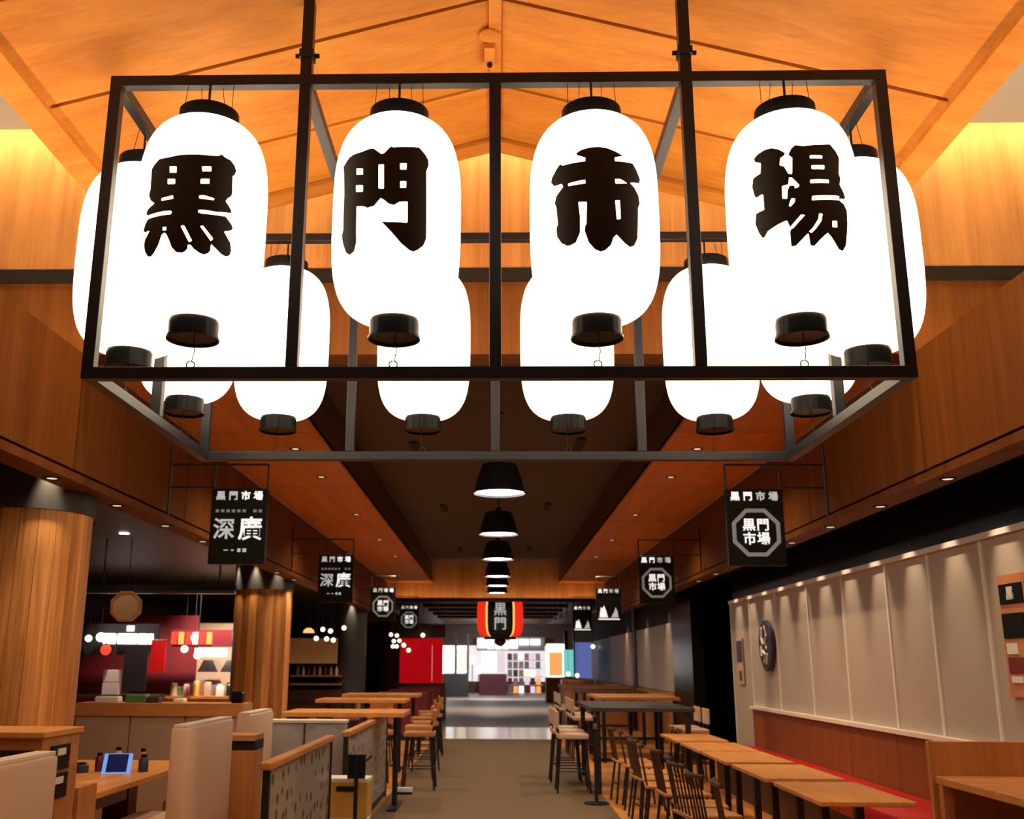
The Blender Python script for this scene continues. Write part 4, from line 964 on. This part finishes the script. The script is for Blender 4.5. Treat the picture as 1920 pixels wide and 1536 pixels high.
# red stall
rs = thing('red_stall', 'glowing red stall wall beyond the dark grey column', 'stall', (-2.15, 30.0, 0))
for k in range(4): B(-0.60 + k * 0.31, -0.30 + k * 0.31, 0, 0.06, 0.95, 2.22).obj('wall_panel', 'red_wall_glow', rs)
B(-0.65, 0.70, -0.1, 0.9, 0, 0.93).obj('counter', 'charcoal', rs); B(-0.67, 0.72, -0.14, 0.92, 0.93, 0.97).obj('counter_top', 'dark_wood', rs); B(-0.65, 0.70, -0.05, 0.3, 2.24, 2.6).obj('header', 'dark_wood', rs)
for x, z in ((-2.62, 2.02), (-2.48, 1.88), (-2.08, 2.3)): q = thing('globe_lamp', 'small warm globe lamp in front of the red stall wall', 'lamp', (x, 29.7, z), 0, 'globes at the red stall'); MB().sphere(0.06, (0, 0, 0), 12, 8).obj('globe', 'globe_glow', q, True); MB().tube([(0, 0, 0.05), (0, 0, 3.6 - z)], 0.005, 5).obj('cord', 'black_steel', q)
for i in range(4):
    y = 21.5 + i * 2.2
    q = thing('dark_booth', 'dark red booth seat along the aisle below the red stall', 'booth bench', (-1.9, y, 0), 0, 'dark booths by the aisle'); B(-0.5, 0.5, -0.08, 0.08, 0.1, 0.95).obj('backrest', 'dark_red', q, bevel=0.02); B(-0.5, 0.5, 0.08, 0.6, 0.3, 0.44).obj('seat', 'dark_red', q, bevel=0.02); B(-0.45, 0.45, -0.05, 0.55, 0, 0.1).obj('plinth', 'black_matte', q)

# ================================================================== RED LANTERN
rl2 = thing('red_lantern', 'big red paper lantern with black lettered band hanging before the far shops', 'lantern', (0.12, 27.0, 2.19))
MB().lathe([(0.42, 0.0), (0.52, 0.05), (0.58, 0.16), (0.60, 0.32), (0.60, 0.72), (0.58, 0.88), (0.52, 1.0), (0.42, 1.05)], 40).obj('paper_shade', 'red_lantern', rl2, True)
MB().lathe([(0.42, 1.04), (0.42, 1.12)], 32).obj('top_ring', 'black_gloss', rl2); MB().lathe([(0.42, -0.06), (0.42, 0.01)], 32).obj('bottom_ring', 'black_gloss', rl2)
def band(r0, a0, a1, mt, nm, dr):
    m = MB(); pr = [(0.42, 0.0), (0.52, 0.05), (0.58, 0.16), (0.60, 0.32), (0.60, 0.72), (0.58, 0.88), (0.52, 1.0)]; n = 10
    for r, z in pr:
        for k in range(n + 1):
            a = a0 + (a1 - a0) * k / n; m.v.append(((r + dr) * math.sin(a), -(r + dr) * math.cos(a), z))
    for j in range(len(pr) - 1):
        for k in range(n): m.f.append((j * (n + 1) + k, j * (n + 1) + k + 1, (j + 1) * (n + 1) + k + 1, (j + 1) * (n + 1) + k))
    return m.obj(nm, mt, rl2)
band(0, -0.66, 0.66, 'amber_glow', 'gold_edge', 0.006); band(0, -0.56, 0.56, 'ink', 'black_band', 0.012)
lettering('lettering', '黒', 0.34, 'sign_glow_dim', rl2, (0, -0.63, 0.66), 0.004); lettering('lettering', '門', 0.34, 'sign_glow_dim', rl2, (0, -0.63, 0.30), 0.004)
MB().lathe([(0.12, -0.06), (0.16, -0.12), (0.10, -0.20), (0.02, -0.24)], 16).obj('tassel', 'dark_red', rl2, True); MB().tube([(0, 0, 1.0), (0, 0, 1.41)], 0.02, 6).obj('cord', 'black_steel', rl2)

# ================================================================== FAR SHOPS
FY = 55.0
struct(B(-9, 9, 57.5, 57.7, 0, 3.7).obj('wall_back', 'dark_wood'), 'dark end wall behind the far shops')
fs = thing('far_shop', 'bright far shop front with white lit sign at the end of the hall', 'shop', (0, FY, 0))
for k, (a, w_, z0, z1) in enumerate(((-0.95, 0.42, 2.34, 2.82), (-0.45, 0.36, 2.3, 2.80), (0.0, 0.30, 2.28, 2.62), (0.38, 0.30, 2.28, 2.7), (0.76, 0.40, 2.32, 2.82), (1.25, 0.5, 2.5, 2.80), (1.85, 0.5, 2.5, 2.80))): B(a, a + w_, 0, 0.1, z0, z1).obj('lit_letter', 'shop_white', fs)
B(-1.0, 2.6, 0.1, 0.2, 2.2, 2.9).obj('sign_board', 'grey_seat', fs); B(-0.72, 0.05, 0.0, 0.1, 1.10, 2.14).obj('lit_panel', 'shop_white', fs); B(0.05, 0.48, 0.0, 0.1, 1.10, 2.14).obj('lit_panel', 'shop_pink', fs)
B(-0.85, 0.58, -1.0, 0, 0, 1.02).obj('counter', 'dark_red', fs); B(-3.6, 3.6, 2.2, 2.3, 0.6, 2.5).obj('added_glow_panel', 'shop_soft', fs)  # last box: glowing panel added behind the shop to brighten the far end
random.seed(11)
pc = ('shop_pink', 'shop_white', 'pink', 'shop_orange', 'tan', 'paper', 'shop_warm', 'grey_seat', 'dark_red')
for i in range(6):
    for j in range(5):
        x = 0.66 + i * 0.30; z = 0.05 + j * 0.42; q = pc[random.randrange(9)]
        o = B(-0.12, 0.12, -0.1, 0.1, 0, 0.34).obj('display_box', q, None, bevel=0.02, loc=(x + 0.1, FY + 0.5 + 0.1 * j, z)); tag(o, 'small bright display box in the far shop window', 'display box', 'display boxes of the far shop')
for i in range(5): B(0.6, 2.5, 0.35, 1.2, 0.02 + i * 0.42, 0.05 + i * 0.42).obj('shelf', 'white_plastic', fs)
random.seed(5)
for i in range(7):
    x = -2.9 + i * 0.33; zz = (0.9, 1.35, 1.7, 1.1, 1.9, 1.5, 1.0)[i]
    q = thing('shop_lightbox', ('pale', 'pink', 'warm')[i % 3] + ' light box glowing in the shop row behind the dark red counter', 'light box', (x, FY + 1.2, 0), 0, 'light boxes behind the far counter')
    B(-0.13, 0.13, -0.05, 0.05, zz, zz + 0.42).obj('face', ('shop_white', 'shop_pink', 'shop_warm')[i % 3], q); B(-0.02, 0.02, 0.05, 0.08, 0, zz + 0.3).obj('stand', 'black_steel', q)
ls = thing('lit_shop', 'bright white lit shop window past the red stall', 'shop', (-2.0, 50.0, 0))
B(-0.65, 0.65, 0, 0.1, 1.1, 2.35).obj('lit_panel', 'shop_white', ls); B(0.15, 0.65, -0.1, 0, 1.2, 2.2).obj('poster', 'shop_warm', ls); B(-0.7, 0.7, -0.2, 0.6, 0, 1.05).obj('counter', 'charcoal', ls)
for x in (-0.70, 0.10, 0.68): B(x - 0.05, x + 0.05, -0.22, -0.12, 1.05, 2.9).obj('mullion', 'black_steel', ls)
r1 = thing('display_stall', 'white and red lit display case past the bench wall', 'shop', (2.6, 44.0, 0))
B(-0.45, 0.30, 0, 0.1, 1.0, 2.35).obj('lit_panel', 'shop_white', r1); B(-0.35, 0.2, -0.1, 0, 1.05, 2.0).obj('poster', 'shop_orange', r1); B(-0.5, 0.6, -0.3, 0.6, 0, 0.98).obj('counter', 'oak_upright', r1); B(0.30, 0.45, -0.1, 0.1, 1.0, 2.9).obj('post', 'black_steel', r1)
r2 = thing('blue_stall', 'blue and teal lit stall front past the bench wall', 'shop', (2.95, 36.0, 0))
B(-0.60, -0.25, 0, 0.1, 1.1, 2.0).obj('lit_panel', 'shop_teal', r2); B(-0.22, 0.35, 0, 0.1, 1.05, 2.25).obj('lit_panel', 'shop_blue', r2); B(-0.7, 0.4, -0.4, 0.5, 0, 1.0).obj('counter', 'oak_upright', r2); B(-0.27, -0.22, -0.1, 0.1, 1.0, 2.9).obj('post', 'black_steel', r2)
for x, z in ((2.45, 1.2), (2.75, 1.15), (3.3, 2.1)): q = thing('globe_lamp', 'bright globe lamp on the blue stall counter side', 'lamp', (x, 35.4, z), 0, 'globes at the blue stall'); MB().sphere(0.07, (0, 0, 0), 12, 8).obj('globe', 'globe_glow', q, True); MB().tube([(0, 0, 0.06), (0, 0, 3.6 - z)], 0.005, 5).obj('cord', 'black_steel', q)
for k in range(8):
    q = thing('track_spotlight', 'white headed spotlight on the sloping track past the bench wall', 'spotlight', (1.75 + k * 0.09, 40 - k * 1.6, 3.3), 0, 'spotlights on the far track'); MB().lathe([(0.05, -0.22), (0.05, -0.34)], 10).obj('head', 'white_plastic', q); MB().tube([(0, 0, 0.30), (0, 0, -0.24)], 0.012, 6).obj('stem', 'black_steel', q)
# aisle ambience from the far shop lights
spot('far_lamp', (0, 45, 2.88), (0, 50, 0), 900, (1, 0.9, 0.88), 130, 0.7, 0.2)
spot('far_lamp', (0, 36, 2.88), (0, 36, 0), 420, (1, 0.85, 0.72), 130, 0.7, 0.2)

# stools standing on the carpet stand on its pile
for o in S.objects:
    if o.name.startswith('bar_stool') and o.parent is None and abs(o.location.x) < 1.06 + 0.2 and o.location.y < 22: o.location.z = 0.004
